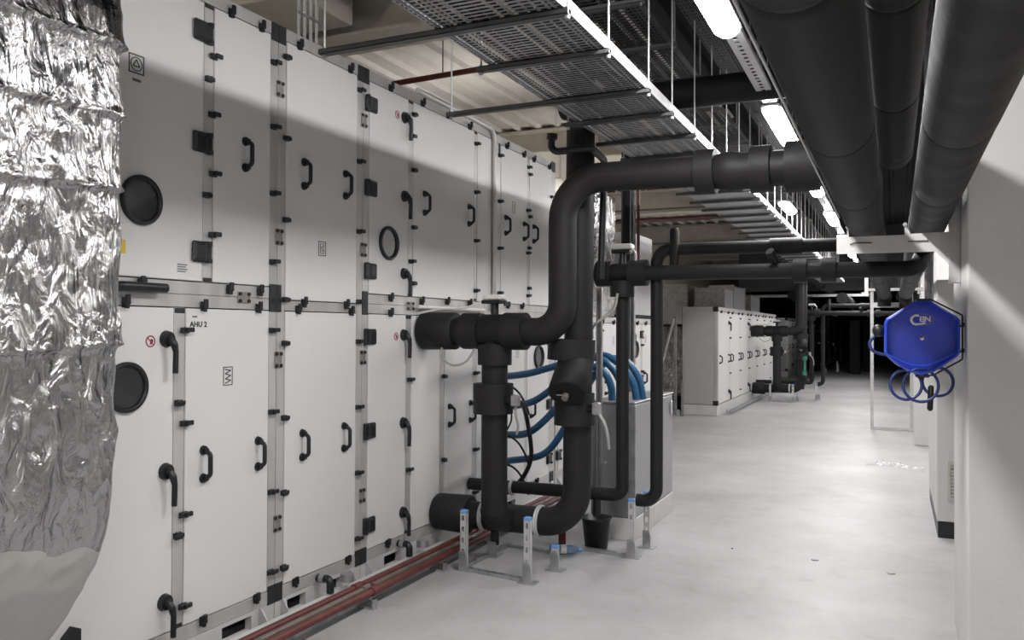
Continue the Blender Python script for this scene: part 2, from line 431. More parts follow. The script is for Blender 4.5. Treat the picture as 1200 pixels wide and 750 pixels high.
ORD = ['first', 'second', 'third', 'fourth', 'fifth', 'sixth', 'seventh', 'eighth', 'ninth', 'tenth', 'eleventh', 'twelfth', 'thirteenth', 'fourteenth', 'fifteenth', 'sixteenth', 'seventeenth', 'eighteenth', 'nineteenth', 'twentieth']
ORD += ['twenty-' + q for q in ORD[:9]] + ['thirtieth'] + ['thirty-' + q for q in ORD[:9]]
def hang(t, doors, what, y, z, vert=False, flip=False):
    xf = XF
    if what == 'grip': d = fits(doors, y, z); inst('grip_handle', GRIP, d or t, (xf, y, z))
    elif what == 'lever': d = fits(doors, y, z); inst('lever_handle', LEVER, d or t, (xf, y, z))
    elif what == 'clamp': inst('panel_clamp', CLAMP, t, (xf-0.003, y, z), (PI/2 if vert else (PI if flip else 0), 0, 0))
    elif what == 'hinge': inst('door_hinge', HINGE, t, (xf, y, z), (PI, 0, 0) if flip else None)
    elif what == 'plate':
        o = inst('joining_plate', PLATE, t, (xf-0.003, y, z), (PI/2, 0, 0) if vert else None); bo = inst('bolts', BOLTS, o, (xf-0.003, y, z)); bo['kind'] = 'stuff'
    elif what == 'port':
        d = fits(doors, y, z) or t; o = inst('porthole', RING, d, (xf, y, z)); inst('porthole_pane', PANE, d, (xf+0.001, y, z))

ZR0, ZT0, ZT1 = 1.697, 1.825, 3.19     # lower doors end, upper doors begin, upper doors end
ZB0, ZB1, ZTOP = 0.122, 0.193, 3.26
ROWS_U = (3.09, 2.69, 2.31, 1.93); ROWS_L = (1.55, 1.16, 0.71, 0.29)
sections = []
# -- section 1
L, U = 2.0, 3.553
s1 = ahu_section('tall white air handling unit section nearest the camera, marked AHU 2', L, U, 1.75, ZTOP,
    [(L, 3.018, ZT0, ZT1), (3.082, 3.492, ZT0, ZT1), (L, 2.846, ZB1, ZR0), (2.914, 3.492, ZB1, ZR0)],
    [(3.021, 3.079, ZT0, ZT1), (3.495, U-0.001, ZB1, ZT1), (2.849, 2.911, ZB1, ZR0)],
    [(L, 3.492, ZR0+0.003, 1.760), (L, 3.492, 1.762, ZT0-0.003), (L, U-0.001, ZB0, ZB1-0.003), (L, U-0.001, ZT1+0.003, ZTOP)],
    [(3.525, 3.212, 0.059, 0.10), (3.524, 1.765, 0.058, 0.15), (3.525, 0.165, 0.059, 0.10), (3.05, 3.18, 0.056, 0.022), (3.05, ZT0+0.012, 0.056, 0.02), (2.88, ZR0-0.014, 0.06, 0.024), (2.88, ZB1+0.012, 0.06, 0.02)])
t, d = s1; sections.append(s1)
for z in (3.04, 2.50, 1.97): hang(t, d, 'hinge', 3.015, z)
for y, z, f in ((3.08, 2.94, 0), (3.04, 2.82, 1), (3.07, 2.65, 0), (3.08, 2.36, 0), (3.03, 2.25, 1), (3.08, 2.06, 0)): hang(t, d, 'clamp', y, z, flip=f)
for z in (3.04, 2.69, 2.33, 1.96, 1.59, 1.15, 0.72, 0.29): hang(t, d, 'clamp', 3.515, z)
for y, z in ((2.91, 1.59), (2.87, 1.25), (2.91, 1.15), (2.91, 0.72), (2.87, 0.63), (2.91, 0.29)): hang(t, d, 'clamp', y, z, flip=(y < 2.9))
for y, z in ((3.19, 3.2), (3.41, 3.2), (2.65, 1.8), (2.57, 1.715), (3.19, 1.80), (3.41, 1.80), (3.02, 1.71), (3.40, 1.71), (3.03, 0.185), (3.40, 0.185)): hang(t, d, 'clamp', y, z, True)
hang(t, d, 'plate', 3.30, 1.76, True)
for y, z in ((3.30, 2.5), (3.03, 0.94), (3.41, 0.94)): hang(t, d, 'grip', y, z)
for z in (1.55, 0.94, 0.34): hang(t, d, 'lever', 2.80, z)
hang(t, d, 'port', 2.65, 2.17); hang(t, d, 'port', 2.58, 1.34)
part('stay_bar', MB().tube(bend([(XF, 2.50, 1.782), (XF+0.04, 2.52, 1.782), (XF+0.04, 2.76, 1.782)], 0.02, 4), 0.021, 12).box(XF, XF+0.03, 2.635, 2.665, 1.775, 1.82), 'black', t)
part('door_stop', MB().prism([(2.26, 0.30), (2.35, 0.30), (2.35, 0.37), (2.32, 0.385), (2.28, 0.35)], 'x', XF, XF+0.03), 'black', t)
# -- section 2
L, U = 3.556, 4.349
s2 = ahu_section('tall white air handling unit section second from the camera, with one door over the other', L, U, 1.75, ZTOP,
    [(3.619, 4.286, 1.758, ZT1), (3.619, 4.286, ZB1, ZR0)],
    [(L+0.001, 3.616, ZB1, ZT1), (4.289, U-0.001, ZB1, ZT1)],
    [(3.619, 4.286, ZR0+0.003, 1.755), (L+0.001, U-0.001, ZB0, ZB1-0.003), (L+0.001, U-0.001, ZT1+0.003, ZTOP)],
    [(3.585, 3.212, 0.059, 0.10), (3.585, 0.165, 0.059, 0.10), (4.319, 3.212, 0.060, 0.10), (4.319, 0.165, 0.060, 0.10), (3.572, 1.765, 0.034, 0.15)])
t, d = s2; sections.append(s2)
for z in (3.10, 2.65, 2.20, 1.76, 1.52, 1.11, 0.70, 0.29): hang(t, d, 'clamp', 3.612, z, flip=True)
for z in (3.10, 2.65, 2.21, 1.77, 1.52, 1.11, 0.70, 0.29): hang(t, d, 'clamp', 4.305, z)
for y, z in ((3.72, 3.2), (4.20, 3.205), (3.77, 1.75), (3.72, 1.71), (4.17, 1.75), (4.22, 1.71), (3.71, 0.185), (4.20, 0.185)): hang(t, d, 'clamp', y, z, True)
for z in (2.91, 2.10, 1.43, 0.54): hang(t, d, 'plate', 3.565, z)
for y, z in ((3.77, 2.48), (4.16, 2.48), (3.77, 0.94), (4.16, 0.94)): hang(t, d, 'grip', y, z)
# -- section 3
L, U = 4.352, 6.28
s3 = ahu_section('tall white air handling unit section with a porthole, behind the upper pipe sleeve', L, U, 1.75, ZTOP,
    [(4.416, 4.886, ZT0, ZT1), (4.949, 5.876, ZT0, ZT1), (5.927, 6.20, ZT0, ZT1), (4.416, 4.866, ZB1, ZR0), (4.937, 5.336, ZB1, ZR0), (5.407, 5.856, ZB1, ZR0), (5.927, 6.20, ZB1, ZR0)],
    [(L+0.001, 4.413, ZB1, ZT1), (4.889, 4.946, ZT0, ZT1), (5.879, 5.924, ZT0, ZT1), (4.869, 4.934, ZB1, ZR0), (5.339, 5.404, ZB1, ZR0), (5.859, 5.924, ZB1, ZR0), (6.203, U-0.001, ZB1, ZT1)],
    [(4.416, 6.20, ZR0+0.003, 1.760), (4.416, 6.20, 1.762, ZT0-0.003), (L+0.001, U-0.001, ZB0, ZB1-0.003), (L+0.001, U-0.001, ZT1+0.003, ZTOP)],
    [(4.382, 3.212, 0.060, 0.10), (4.382, 0.165, 0.060, 0.10), (4.382, 1.765, 0.060, 0.15), (4.917, 3.18, 0.055, 0.022), (5.90, 3.18, 0.045, 0.022), (4.917, ZT0+0.012, 0.055, 0.02), (5.90, ZT0+0.012, 0.045, 0.02), (4.90, ZR0-0.014, 0.062, 0.024), (4.90, ZB1+0.012, 0.062, 0.02), (6.24, 3.21, 0.03, 0.06)])
t, d = s3; sections.append(s3)
for z in (3.04, 2.50, 1.97, 1.55, 0.95, 0.35): hang(t, d, 'hinge', 4.41, z, flip=True)
for z in (2.92, 2.10, 1.42, 0.55): hang(t, d, 'plate', 4.355, z)
for y, z in ((4.95, 3.10), (4.92, 2.94), (4.95, 2.71), (4.95, 2.31), (4.92, 2.07), (4.95, 1.92), (4.91, 1.25), (4.90, 0.63)): hang(t, d, 'clamp', y, z, flip=(y > 4.94))
for z in (3.09, 2.70, 2.31, 1.91, 1.25, 0.64, 0.30): hang(t, d, 'clamp', 5.90, z)
for z in (1.25, 0.63): hang(t, d, 'clamp', 5.39, z, flip=True)
for y, z in ((4.65, 3.21), (5.06, 3.21), (5.43, 3.21), (5.78, 3.205), (4.66, 1.81), (4.66, 1.71), (5.06, 1.80), (5.43, 1.81), (5.79, 1.81), (4.64, 0.185)): hang(t, d, 'clamp', y, z, True)
hang(t, d, 'plate', 4.92, 1.76, True)
for y, z in ((5.10, 2.50), (5.78, 2.50), (5.48, 0.95), (5.82, 0.95)): hang(t, d, 'grip', y, z)
for z in (3.05, 2.51, 1.98, 1.56, 0.96, 0.35): hang(t, d, 'lever', 4.83, z)
hang(t, d, 'port', 4.64, 2.17)
part('conduit', MB().tube(bend([(XF+0.02, 6.20, 1.75), (XF+0.02, 6.20, 3.268), (XF+0.0, 5.0, 3.285)], 0.10, 6), 0.019, 10), 'alu', t, 'grey conduit bent over the top edge')
# -- section 4
L, U = 6.283, 7.62
s4 = ahu_section('tall white air handling unit section farthest along, beside the large black risers', L, U, 1.75, 3.25,
    [(6.37, 6.928, ZT0, 3.18), (6.983, 7.53, ZT0, 3.18), (6.37, 6.878, ZB1, ZR0), (6.937, 7.46, ZB1, ZR0)],
    [(L+0.001, 6.367, ZB1, 3.18), (6.931, 6.980, ZT0, 3.18), (7.533, U-0.001, ZT0, 3.18), (6.881, 6.934, ZB1, ZR0), (7.463, U-0.001, ZB1, ZR0)],
    [(6.37, 7.53, ZR0+0.003, 1.760), (6.37, 7.53, 1.762, ZT0-0.003), (L+0.001, U-0.001, ZB0, ZB1-0.003), (L+0.001, U-0.001, 3.183, 3.25)],
    [(7.565, 3.205, 0.10, 0.10), (7.54, 0.165, 0.10, 0.10), (6.34, 3.14, 0.03, 0.09)])
t, d = s4; sections.append(s4)
for z in (3.08, 2.69, 2.29, 1.91): hang(t, d, 'clamp', 6.34, z)
for y, z in ((6.95, 3.09), (6.98, 3.03), (6.93, 2.69), (6.98, 2.64), (6.96, 2.35), (6.93, 2.30), (6.96, 1.98), (6.94, 1.91), (7.50, 2.9), (7.50, 2.5)): hang(t, d, 'clamp', y, z, flip=(y > 6.95))
for y, z in ((6.47, 3.19), (6.83, 3.185), (7.06, 3.185), (7.44, 3.185), (6.5, 1.81), (6.8, 1.81), (7.15, 0.185)): hang(t, d, 'clamp', y, z, True)
for y, z in ((6.46, 2.50), (6.85, 2.49), (7.07, 2.49), (7.02, 0.87)): hang(t, d, 'grip', y, z)
for z in (0.35, 0.88, 1.5): hang(t, d, 'hinge', 7.47, z)
hang(t, d, 'port', 7.20, 1.34)
part('side_panel', MB().box(XF-1.72, XF-0.05, U-0.002, U+0.02, 1.76, 3.24), 'alu_end', t)
# -- section 5, low
L, U = 7.645, 11.45
s5 = ahu_section('low white air handling unit section running on beyond the tall ones', L, U, 1.6, 1.75,
    [(7.71, 8.30, ZB1, 1.68), (8.35, 8.96, ZB1, 1.68), (9.02, 9.72, ZB1, 1.68), (9.76, 10.66, ZB1, 1.68), (10.74, 11.36, ZB1, 1.68)],
    [(L+0.001, 7.706, ZB1, 1.68), (8.304, 8.346, ZB1, 1.68), (8.964, 9.016, ZB1, 1.68), (9.723, 9.757, ZB1, 1.68), (10.664, 10.736, ZB1, 1.68), (11.364, U-0.001, ZB1, 1.68)],
    [(L+0.001, U-0.001, ZB0, ZB1-0.003), (L+0.001, U-0.001, 1.683, 1.742)],
    [(11.41, 1.72, 0.07, 0.07), (11.41, 0.16, 0.07, 0.07)])
t, d = s5; sections.append(s5)
for y in (7.9, 8.2, 9.06, 9.47, 10.48, 10.88): hang(t, d, 'clamp', y, 1.69, True)
for y, z in ((9.03, 1.59), (9.03, 1.2), (10.17, 1.48), (10.17, 1.24), (8.33, 1.3), (8.33, 0.7), (9.74, 0.6)): hang(t, d, 'clamp', y, z)
for y, z in ((10.70, 1.54), (10.70, 0.95), (7.72, 0.88), (7.72, 0.35)): hang(t, d, 'hinge', y, z)
for y, z in ((9.19, 0.93), (10.82, 0.96), (8.15, 0.9)): hang(t, d, 'grip', y, z)
hang(t, d, 'lever', 10.25, 1.56); hang(t, d, 'port', 10.43, 1.35)
for z in (1.4, 1.05): hang(t, d, 'clamp', 10.72, z)

# base frames under the sections, with fork slots and gussets
for k, (a, b, slots) in enumerate(((2.0, 3.553, ((2.35, 2.62), (3.17, 3.38))), (3.556, 4.349, ((3.66, 3.82), (4.02, 4.16))), (4.352, 6.28, ((4.62, 4.82), (5.75, 5.95))), (6.283, 7.62, ((6.5, 6.7), (7.2, 7.4))), (7.645, 11.45, ((8.0, 8.25), (10.9, 11.1))))):
    t = sections[k][0]; x0, x1 = XF-0.05, XF-0.006
    m = MB(); e = a+0.002
    for (p, q) in slots:
        m.box(x0, x1, e, p, 0.0, 0.120); m.box(x0, x1, p, q, 0.0, 0.022); m.box(x0, x1, p, q, 0.098, 0.120); e = q
    m.box(x0, x1, e, b-0.002, 0.0, 0.120)
    part('base_frame', m, 'plinth', t)
    m = MB()
    for (p, q) in slots: m.box(x0-0.25, x0-0.24, p, q, 0.0, 0.12)
    part('slot_back', m, 'case', t)
    for y in (a+0.05, b-0.12) if k < 4 else (a+0.05,):
        part('gusset', MB().prism([(XF-0.004, 0.118), (XF-0.004, 0.012), (XF+0.085, 0.012), (XF+0.012, 0.118)], 'y', y, y+0.006).box(XF-0.004, XF+0.085, y-0.03, y+0.03, 0.0, 0.012), 'galvlight', t)

# signs and stickers on the doors
XS = XF+0.0012
def flat_ring_rect(m, y, z, w, h, t, x=XS):
    for (a, b, c, e) in ((-w/2, w/2, h/2-t, h/2), (-w/2, w/2, -h/2, -h/2+t), (-w/2, -w/2+t, -h/2+t, h/2-t), (w/2-t, w/2, -h/2+t, h/2-t)):
        m.box(x-0.001, x+0.0006, y+a, y+b, z+c, z+e)
def stroke(m, pts, t, x=XS):
    for (a, b), (c, e) in zip(pts, pts[1:]):
        L = math.hypot(c-a, e-b); nx, ny = -(e-b)/L*t/2, (c-a)/L*t/2
        m.prism([(a+nx, b+ny), (a-nx, b-ny), (c-nx, e-ny), (c+nx, e+ny)], 'x', x-0.001, x+0.0006)
def circ(y, z, r, n=24): return [(y+r*math.cos(2*PI*i/n), z+r*math.sin(2*PI*i/n)) for i in range(n+1)]
def text_mesh(s, size, name, m, spacing=1.0, bold=0.0):
    c = bpy.data.curves.new(name, 'FONT'); c.body = s; c.size = size; c.extrude = 0.0006; c.align_x = 'CENTER'; c.align_y = 'CENTER'; c.offset = bold; c.resolution_u = 3; c.space_character = spacing
    o = bpy.data.objects.new(name, c); COL.objects.link(o)
    dg = bpy.context.evaluated_depsgraph_get(); me = bpy.data.meshes.new_from_object(o.evaluated_get(dg)); me.name = name
    bpy.data.objects.remove(o); me.materials.clear(); me.materials.append(MT[m]); return me
def door_of(k, y, z): return fits(sections[k][1], y, z)
m = MB(); flat_ring_rect(m, 2.62, 2.77, 0.082, 0.085, 0.005); stroke(m, circ(2.62, 2.77, 0.030), 0.004)
tri = [(2.62+0.020*math.cos(a), 2.77+0.020*math.sin(a)) for a in (PI/2, PI/2+2*PI/3, PI/2+4*PI/3, PI/2)]; stroke(m, tri, 0.005)
part('fan_symbol', m, 'ink', door_of(0, 2.62, 2.77))
m = MB().box(XS-0.001, XS+0.0004, 2.60, 2.645, 2.692, 2.705); part('rating_tag', m, 'inkgrey', door_of(0, 2.62, 2.7))
part('warning_sticker', MB().box(XS-0.001, XS+0.0005, 2.505, 2.572, 1.925, 1.985), 'yellow', door_of(0, 2.54, 1.95))
m = MB()
for i in range(4): m.box(XS-0.001, XS+0.0004, 2.86, 2.86+0.05+0.01*(i % 2), 1.865+0.011*i, 1.870+0.011*i)
part('rating_tag', m, 'inkgrey', door_of(0, 2.88, 1.88))
def no_entry(k, y, z):
    d = door_of(k, y, z); m = MB(); stroke(m, circ(y, z, 0.024), 0.006); stroke(m, [(y-0.016, z+0.016), (y+0.016, z-0.016)], 0.005); part('prohibition_sign', m, 'redink', d)
    part('prohibition_pictogram', MB().prism([(y-0.004, z-0.014), (y+0.012, z-0.012), (y+0.014, z+0.006), (y+0.002, z+0.012)], 'x', XS-0.001, XS+0.0004), 'ink', d)
no_entry(0, 2.71, 1.54); no_entry(2, 4.74, 3.05); no_entry(2, 4.74, 1.55)
y, z = 3.19, 1.36; m = MB(); flat_ring_rect(m, y, z, 0.064, 0.094, 0.004); stroke(m, [(y-0.020, z+0.034), (y+0.020, z+0.028), (y-0.018, z+0.012), (y+0.020, z+0.002), (y-0.018, z-0.014), (y+0.020, z-0.022), (y-0.018, z-0.036)], 0.005)
part('filter_symbol', m, 'ink', door_of(0, y, z))
y, z = 3.94, 2.07; m = MB(); flat_ring_rect(m, y, z, 0.07, 0.085, 0.004); flat_ring_rect(m, y, z, 0.034, 0.06, 0.003); stroke(m, [(y-0.006, z-0.018), (y+0.006, z-0.012), (y-0.006, z+0.006), (y+0.006, z+0.016)], 0.004)
part('coil_symbol', m, 'ink', door_of(1, y, z))
for k, y, z in ((3, 6.63, 2.68), (3, 6.72, 1.40), (4, 9.5, 1.47), (4, 10.9, 1.48)):
    m = MB(); flat_ring_rect(m, y, z, 0.06, 0.10, 0.004); stroke(m, [(y, z-0.03), (y, z+0.03)], 0.004); part('panel_symbol', m, 'inkgrey', door_of(k, y, z))
dd = door_of(0, 2.99, 1.62)
o = inst('lettering', text_mesh('AHU 2', 0.036, 'lettering', 'ink', 1.05, 0.0010), dd, (XS, 2.993, 1.618)); o.rotation_euler = (PI/2, 0, PI/2)
part('rating_tag', MB().box(XS-0.001, XS+0.0004, 2.955, 2.985, 1.652, 1.660), 'inkgrey', dd)

# red pipes, bare pipe and plinth along the foot of the units
single('floor_plinth', MB().box(-2.98, -2.815, 1.6, 7.0, 0, 0.068, 0.004), 'plinth', 'low white plinth carrying the red pipes along the floor', 'plinth')
for xx, r, m, lab in ((-2.722, 0.021, 'red', 'red pipe on the corridor side at the foot of the white units'), (-2.845, 0.021, 'red', 'red pipe on the wall side at the foot of the white units'), (-2.784, 0.018, 'barepipe', 'bare brown pipe between the two red floor pipes')):
    t = thing('floor_pipe', lab, 'pipe', (xx, 4.3, 0.07), 'pipes along the foot of the units')
    part('pipe', MB().tube([(xx, 1.6, 0.093), (xx, 7.0, 0.093)], r, 12), m, t)
    for y in (2.9, 4.02, 5.55): part('coupling', MB().cyl((xx, y-0.035, 0.093), (xx, y+0.035, 0.093), r+0.006, None, 12), m, t)
    if 'corridor' in lab:
        part('cross_piece', MB().tube([(-2.84, 4.06, 0.100), (-2.73, 4.06, 0.100)], 0.018, 10), 'red', t)
for y in (2.3, 3.15, 3.98, 4.8, 5.6, 6.5):
    single('pipe_bracket', MB().box(-2.812, -2.70, y-0.02, y+0.02, 0.0, 0.012).box(-2.70, -2.69, y-0.02, y+0.02, 0.0, 0.07).box(-2.812, -2.69, y-0.02, y+0.02, 0.06, 0.0705), 'galv',
           'small steel bracket under the red floor pipes, %s' % {2.3: 'at the frame edge', 3.15: 'below the AHU 2 door', 3.98: 'by the first drain trap', 4.8: 'left of the perforated post', 5.6: 'behind the pipe stand', 6.5: 'in the shade behind the stand'}[y], 'bracket', 'brackets under the red pipes')
single('floor_angle', MB().box(-2.79, -2.75, 1.6, 7.0, 0.0, 0.004).box(-2.812-0.0, -2.806, 1.6, 7.0, 0.0, 0.022), 'galv', 'thin steel angle lying along the foot of the white plinth', 'trim')
for y, lab in ((3.98, 'black drain trap with grey cup under the second white unit'), (4.84, 'black drain trap with grey cup under the third white unit')):
    t = thing('drain_trap', lab, 'drain', (-2.93, y, 0.07), 'drain traps under the units')
    part('elbow', MB().tube(bend([(XF+0.0, y-0.06, 0.15), (-2.96, y-0.06, 0.155), (-2.96, y-0.06, 0.075)], 0.03, 5), 0.022, 12), 'black', t)
    part('union_nut', MB().cyl((-3.03, y-0.06, 0.15), (-3.00, y-0.06, 0.15), 0.027, None, 8), 'galv', t)
    part('cup', MB().cyl((-2.93, y+0.06, 0.115), (-2.93, y+0.06, 0.16), 0.043, 0.04, 16), 'galv', t)

# ------------------------------------------------------------------ chilled-water pipe station (built once, copied down the hall)
def collar(m, p0, p1, r): m.cyl(p0, p1, r, r*0.99, 32)
def build_supply():
    Y = 5.09; Z = 1.588
    t = thing('insulated_pipe', 'black insulated pipe rising from the upper sleeve and turning right under the tray', 'pipe', (-2.47, Y, 0.2), 'insulated pipes of the coil stations')
    m = MB(); m.cyl((-3.045, Y, Z), (-2.772, Y, Z), 0.134, 0.130, 28, 0.012); part('sleeve', m, 'rubber', t)
    part('pipe', MB().tube([(-2.785, Y, Z), (-2.30, Y, Z)], 0.098, 24), 'rubber', t)
    m = MB(); collar(m, (-2.715, Y, Z), (-2.575, Y, Z), 0.125); part('collar', m, 'rubber', t)
    part('valve_body', MB().tube([(-2.585, Y, Z), (-2.55, Y, Z), (-2.42, Y, Z), (-2.385, Y, Z)], [0.110, 0.116, 0.116, 0.110], 24), 'rubber2', t)
    m = MB(); collar(m, (-2.395, Y, Z), (-2.245, Y, Z), 0.127); part('collar', m, 'rubber', t)
    path = bend([(-2.26, Y, Z), (-1.985, Y, Z-0.01), (-1.985, Y, 2.595), (-1.0, Y, 2.572)], [0, 0.19, 0.27, 0], 12)
    part('pipe', MB().tube(path, 0.0935, 28), 'rubber', t)
    m = MB(); collar(m, (-1.10, Y, 2.57), (-0.985, Y, 2.57), 0.138); part('collar', m, 'rubber', t)
    part('pipe', MB().tube([(-0.99, Y, 2.565), (-0.95, Y, 2.565), (-0.9, Y, 2.563), (-0.84, Y, 2.56), (-0.70, Y, 2.56), (-0.36, Y, 2.56)], [0.10, 0.112, 0.122, 0.112, 0.107, 0.10], 24), 'rubber', t)
    m = MB(); collar(m, (-0.775, Y, 2.562), (-0.66, Y, 2.562), 0.140); part('collar', m, 'rubber', t)
    m = MB(); collar(m, (-0.575, Y, 2.562), (-0.39, Y, 2.562), 0.150); part('collar', m, 'rubber', t)
    part('pipe', MB().tube(bend([(-0.40, Y, 2.56), (-0.147, Y, 2.56), (-0.147, Y, 2.25)], 0.1, 8), 0.088, 24), 'rubber2', t)
    # branch down
    m = MB(); collar(m, (-2.48, Y, 1.497), (-2.48, Y, 1.358), 0.118); part('collar', m, 'rubber', t)
    part('pipe', MB().tube(bend([(-2.48, Y, 1.52), (-2.48, Y, 0.34), (-2.48, 5.24, 0.29)], 0.09, 8), [0.09]*3+[0.099]*8, 26), 'rubber', t)
    m = MB(); collar(m, (-2.49, Y, 1.232), (-2.49, Y, 1.028), 0.138); part('collar', m, 'rubber', t)
    s = part('valve_stem', MB().cyl((-2.37, Y-0.04, 1.13), (-2.30, Y-0.07, 1.13), 0.035, None, 12), 'black', t)
    part('stem_head', MB().box(-2.315, -2.26, Y-0.10, Y-0.05, 1.09, 1.165, 0.006), 'galv', s)
    a = part('actuator', MB().box(-2.56, -2.41, Y-0.055, Y+0.055, 1.775, 1.80, 0.006).cyl((-2.48, Y, 1.70), (-2.48, Y, 1.78), 0.027, None, 12).box(-2.40, -2.39, Y-0.03, Y+0.03, 1.76, 1.79), 'black', t)
    part('actuator_lid', MB().box(-2.555, -2.415, Y-0.05, Y+0.05, 1.80, 1.838, 0.01), 'white', a)
    part('signal_cable', MB().tube(spline([(-2.55, Y-0.04, 1.79), (-2.68, Y-0.08, 1.745), (-2.85, Y-0.08, 1.74), (-3.02, Y-0.12, 1.71)]), 0.0075, 8), 'white', a)
    part('sensor_cable', MB().tube(spline([(-2.86, Y-0.06, 1.47), (-2.83, Y-0.10, 1.40), (-2.74, Y-0.12, 1.355), (-2.64, Y-0.12, 1.38), (-2.58, Y-0.10, 1.47)]), 0.008, 8), 'cable', t)
    return t
def build_return():
    Y = 5.30; Z = 0.268
    t = thing('insulated_pipe', 'black insulated pipe from the floor-level sleeve rising behind the other through a strainer', 'pipe', (-2.2, Y, 0.1), 'insulated pipes of the coil stations')
    part('sleeve', MB().cyl((-3.045, Y, Z), (-2.77, Y, Z), 0.130, 0.138, 28, 0.012), 'rubber', t)
    part('pipe', MB().tube(bend([(-2.79, Y, Z), (-1.960, Y, Z+0.012), (-1.925, Y, 4.5)], [0, 0.24, 0], 12), 0.0965, 28), 'rubber', t)
    for xx in (-2.66, -2.235):
        m = MB(); m.ring((xx, Y, Z+0.006), (1, 0, 0), 0.103, 0.009, 28, 6); m.ring((xx+0.016, Y, Z+0.006), (1, 0, 0), 0.103, 0.009, 28, 6)
        part('pipe_clamp', m, 'galvlight', t)
    m = MB(); collar(m, (-1.995, Y-0.02, 1.395), (-1.99, Y-0.02, 1.535), 0.163); part('collar', m, 'rubber', t)
    s = part('strainer', MB().tube([(-1.955, Y, 1.40), (-1.954, Y-0.05, 1.36), (-1.95, Y-0.13, 1.28), (-1.945, Y-0.235, 1.185), (-1.944, Y-0.24, 1.18)], [0.115, 0.122, 0.124, 0.124, 0.112], 28), 'rubber2', t)
    part('blow_down_valve', MB().cyl((-1.95, Y-0.23, 1.18), (-1.948, Y-0.265, 1.15), 0.022, None, 12).box(-2.0, -1.96, Y-0.275, Y-0.262, 1.17, 1.178), 'plate', s)
    m = MB(); collar(m, (-1.97, Y-0.02, 0.958), (-1.97, Y-0.02, 1.17), 0.138); part('collar', m, 'rubber', t)
    v = part('valve_stem', MB().cyl((-1.87, Y-0.06, 1.08), (-1.79, Y-0.09, 1.08), 0.032, None, 12), 'black', t)
    part('stem_head', MB().box(-1.81, -1.76, Y-0.13, Y-0.07, 1.04, 1.12, 0.006), 'galv', v)
    part('signal_cable', MB().tube(spline([(-1.77, Y-0.10, 1.05), (-1.72, Y-0.12, 0.98), (-1.70, Y-0.12, 0.90), (-1.70, Y-0.10, 0.82)]), 0.011, 8), 'cable', t)
    return t
def build_small():
    Y = 5.8; Z = 2.012
    t = thing('insulated_pipe', 'thin black insulated pipe dropping from a three-way valve in front of the grey cabinet', 'pipe', (-1.79, Y, 0.3), 'insulated pipes of the coil stations')
    part('pipe', MB().tube(bend([(-2.09, 6.28, Z), (-2.09, Y, Z), (-1.80, Y, Z)], 0.05, 6), 0.034, 14), 'rubber2', t)
    part('pipe', MB().tube(bend([(-1.9, Y, Z), (0.13, Y, Z-0.02), (0.19, Y+0.25, Z+0.14), (0.19, Y+1.2, Z+0.6)], [0, 0.1, 0.1, 0], 6), 0.052, 20), 'rubber', t)
    m = MB(); collar(m, (-1.985, Y, Z), (-1.87, Y, Z), 0.094); part('collar', m, 'rubber', t)
    m = MB(); collar(m, (-1.74, Y, Z), (-1.61, Y, Z), 0.096); part('collar', m, 'rubber', t)
    part('valve_body', MB().tube([(-1.88, Y, Z), (-1.73, Y, Z)], 0.072, 20), 'rubber2', t)
    m = MB(); collar(m, (-1.797, Y, 1.955), (-1.797, Y, 1.84), 0.090); part('collar', m, 'rubber', t)
    part('pipe', MB().tube(bend([(-1.795, Y, 1.9), (-1.79, Y, 0.40), (-3.04, Y, 0.385)], 0.07, 8), 0.0465, 20), 'rubber', t)
    part('drip_pipe', MB().tube([(-1.985, Y, 0.37), (-1.985, Y, 0.235)], 0.03, 14), 'black', t)
    part('pipe_flange', MB().cyl((-2.68, Y, 0.385), (-2.66, Y, 0.385), 0.062, None, 18), 'galvlight', t)
    a = part('actuator', MB().cyl((-1.795, Y, 2.07), (-1.795, Y, 2.16), 0.03, 0.022, 12).box(-1.87, -1.73, Y-0.045, Y+0.045, 2.155, 2.185, 0.008), 'black', t)
    part('actuator_lid', MB().box(-1.868, -1.715, Y-0.045, Y+0.045, 2.185, 2.225, 0.01), 'white', a)
    part('signal_cable', MB().tube(spline([(-1.72, Y-0.03, 2.19), (-1.685, Y-0.04, 2.15), (-1.69, Y-0.03, 2.09), (-1.72, Y, 2.08)]), 0.008, 8), 'white', a)
    for a_, b_ in ((-0.61, -0.525), (-0.435, -0.345)):
        m = MB(); collar(m, (a_, Y, Z-0.014), (b_, Y, Z-0.014), 0.082); part('collar', m, 'rubber', t)
    part('vent_valve', MB().cyl((-0.72, Y, 2.06), (-0.745, Y-0.05, 2.11), 0.025, None, 12).cyl((-0.745, Y-0.05, 2.11), (-0.755, Y-0.07, 2.13), 0.03, None, 10), 'black', t)
    return t
def build_thin():
    Y = 5.86
    t = thing('insulated_pipe', 'thin black insulated pipe rising at the right of the grey cabinet, with a low elbow', 'pipe', (-1.55, Y, 0.3), 'insulated pipes of the coil stations')
    part('pipe', MB().tube(bend([(-1.70, Y, 0.365), (-1.555, Y, 0.365), (-1.555, Y, 2.18), (0.0, Y, 2.165)], [0, 0.10, 0.10, 0], 8), 0.0455, 20), 'rubber', t)
    part('vent_stub', MB().tube([(-1.42, Y-0.03, 1.99), (-1.42, Y-0.03, 2.31), (-1.42, Y-0.03, 2.325)], [0.034, 0.034, 0.026], 16), 'rubber', t)
    m = MB(); collar(m, (-0.77, Y, 2.172), (-0.56, Y, 2.172), 0.058); part('collar', m, 'rubber', t)
    return t
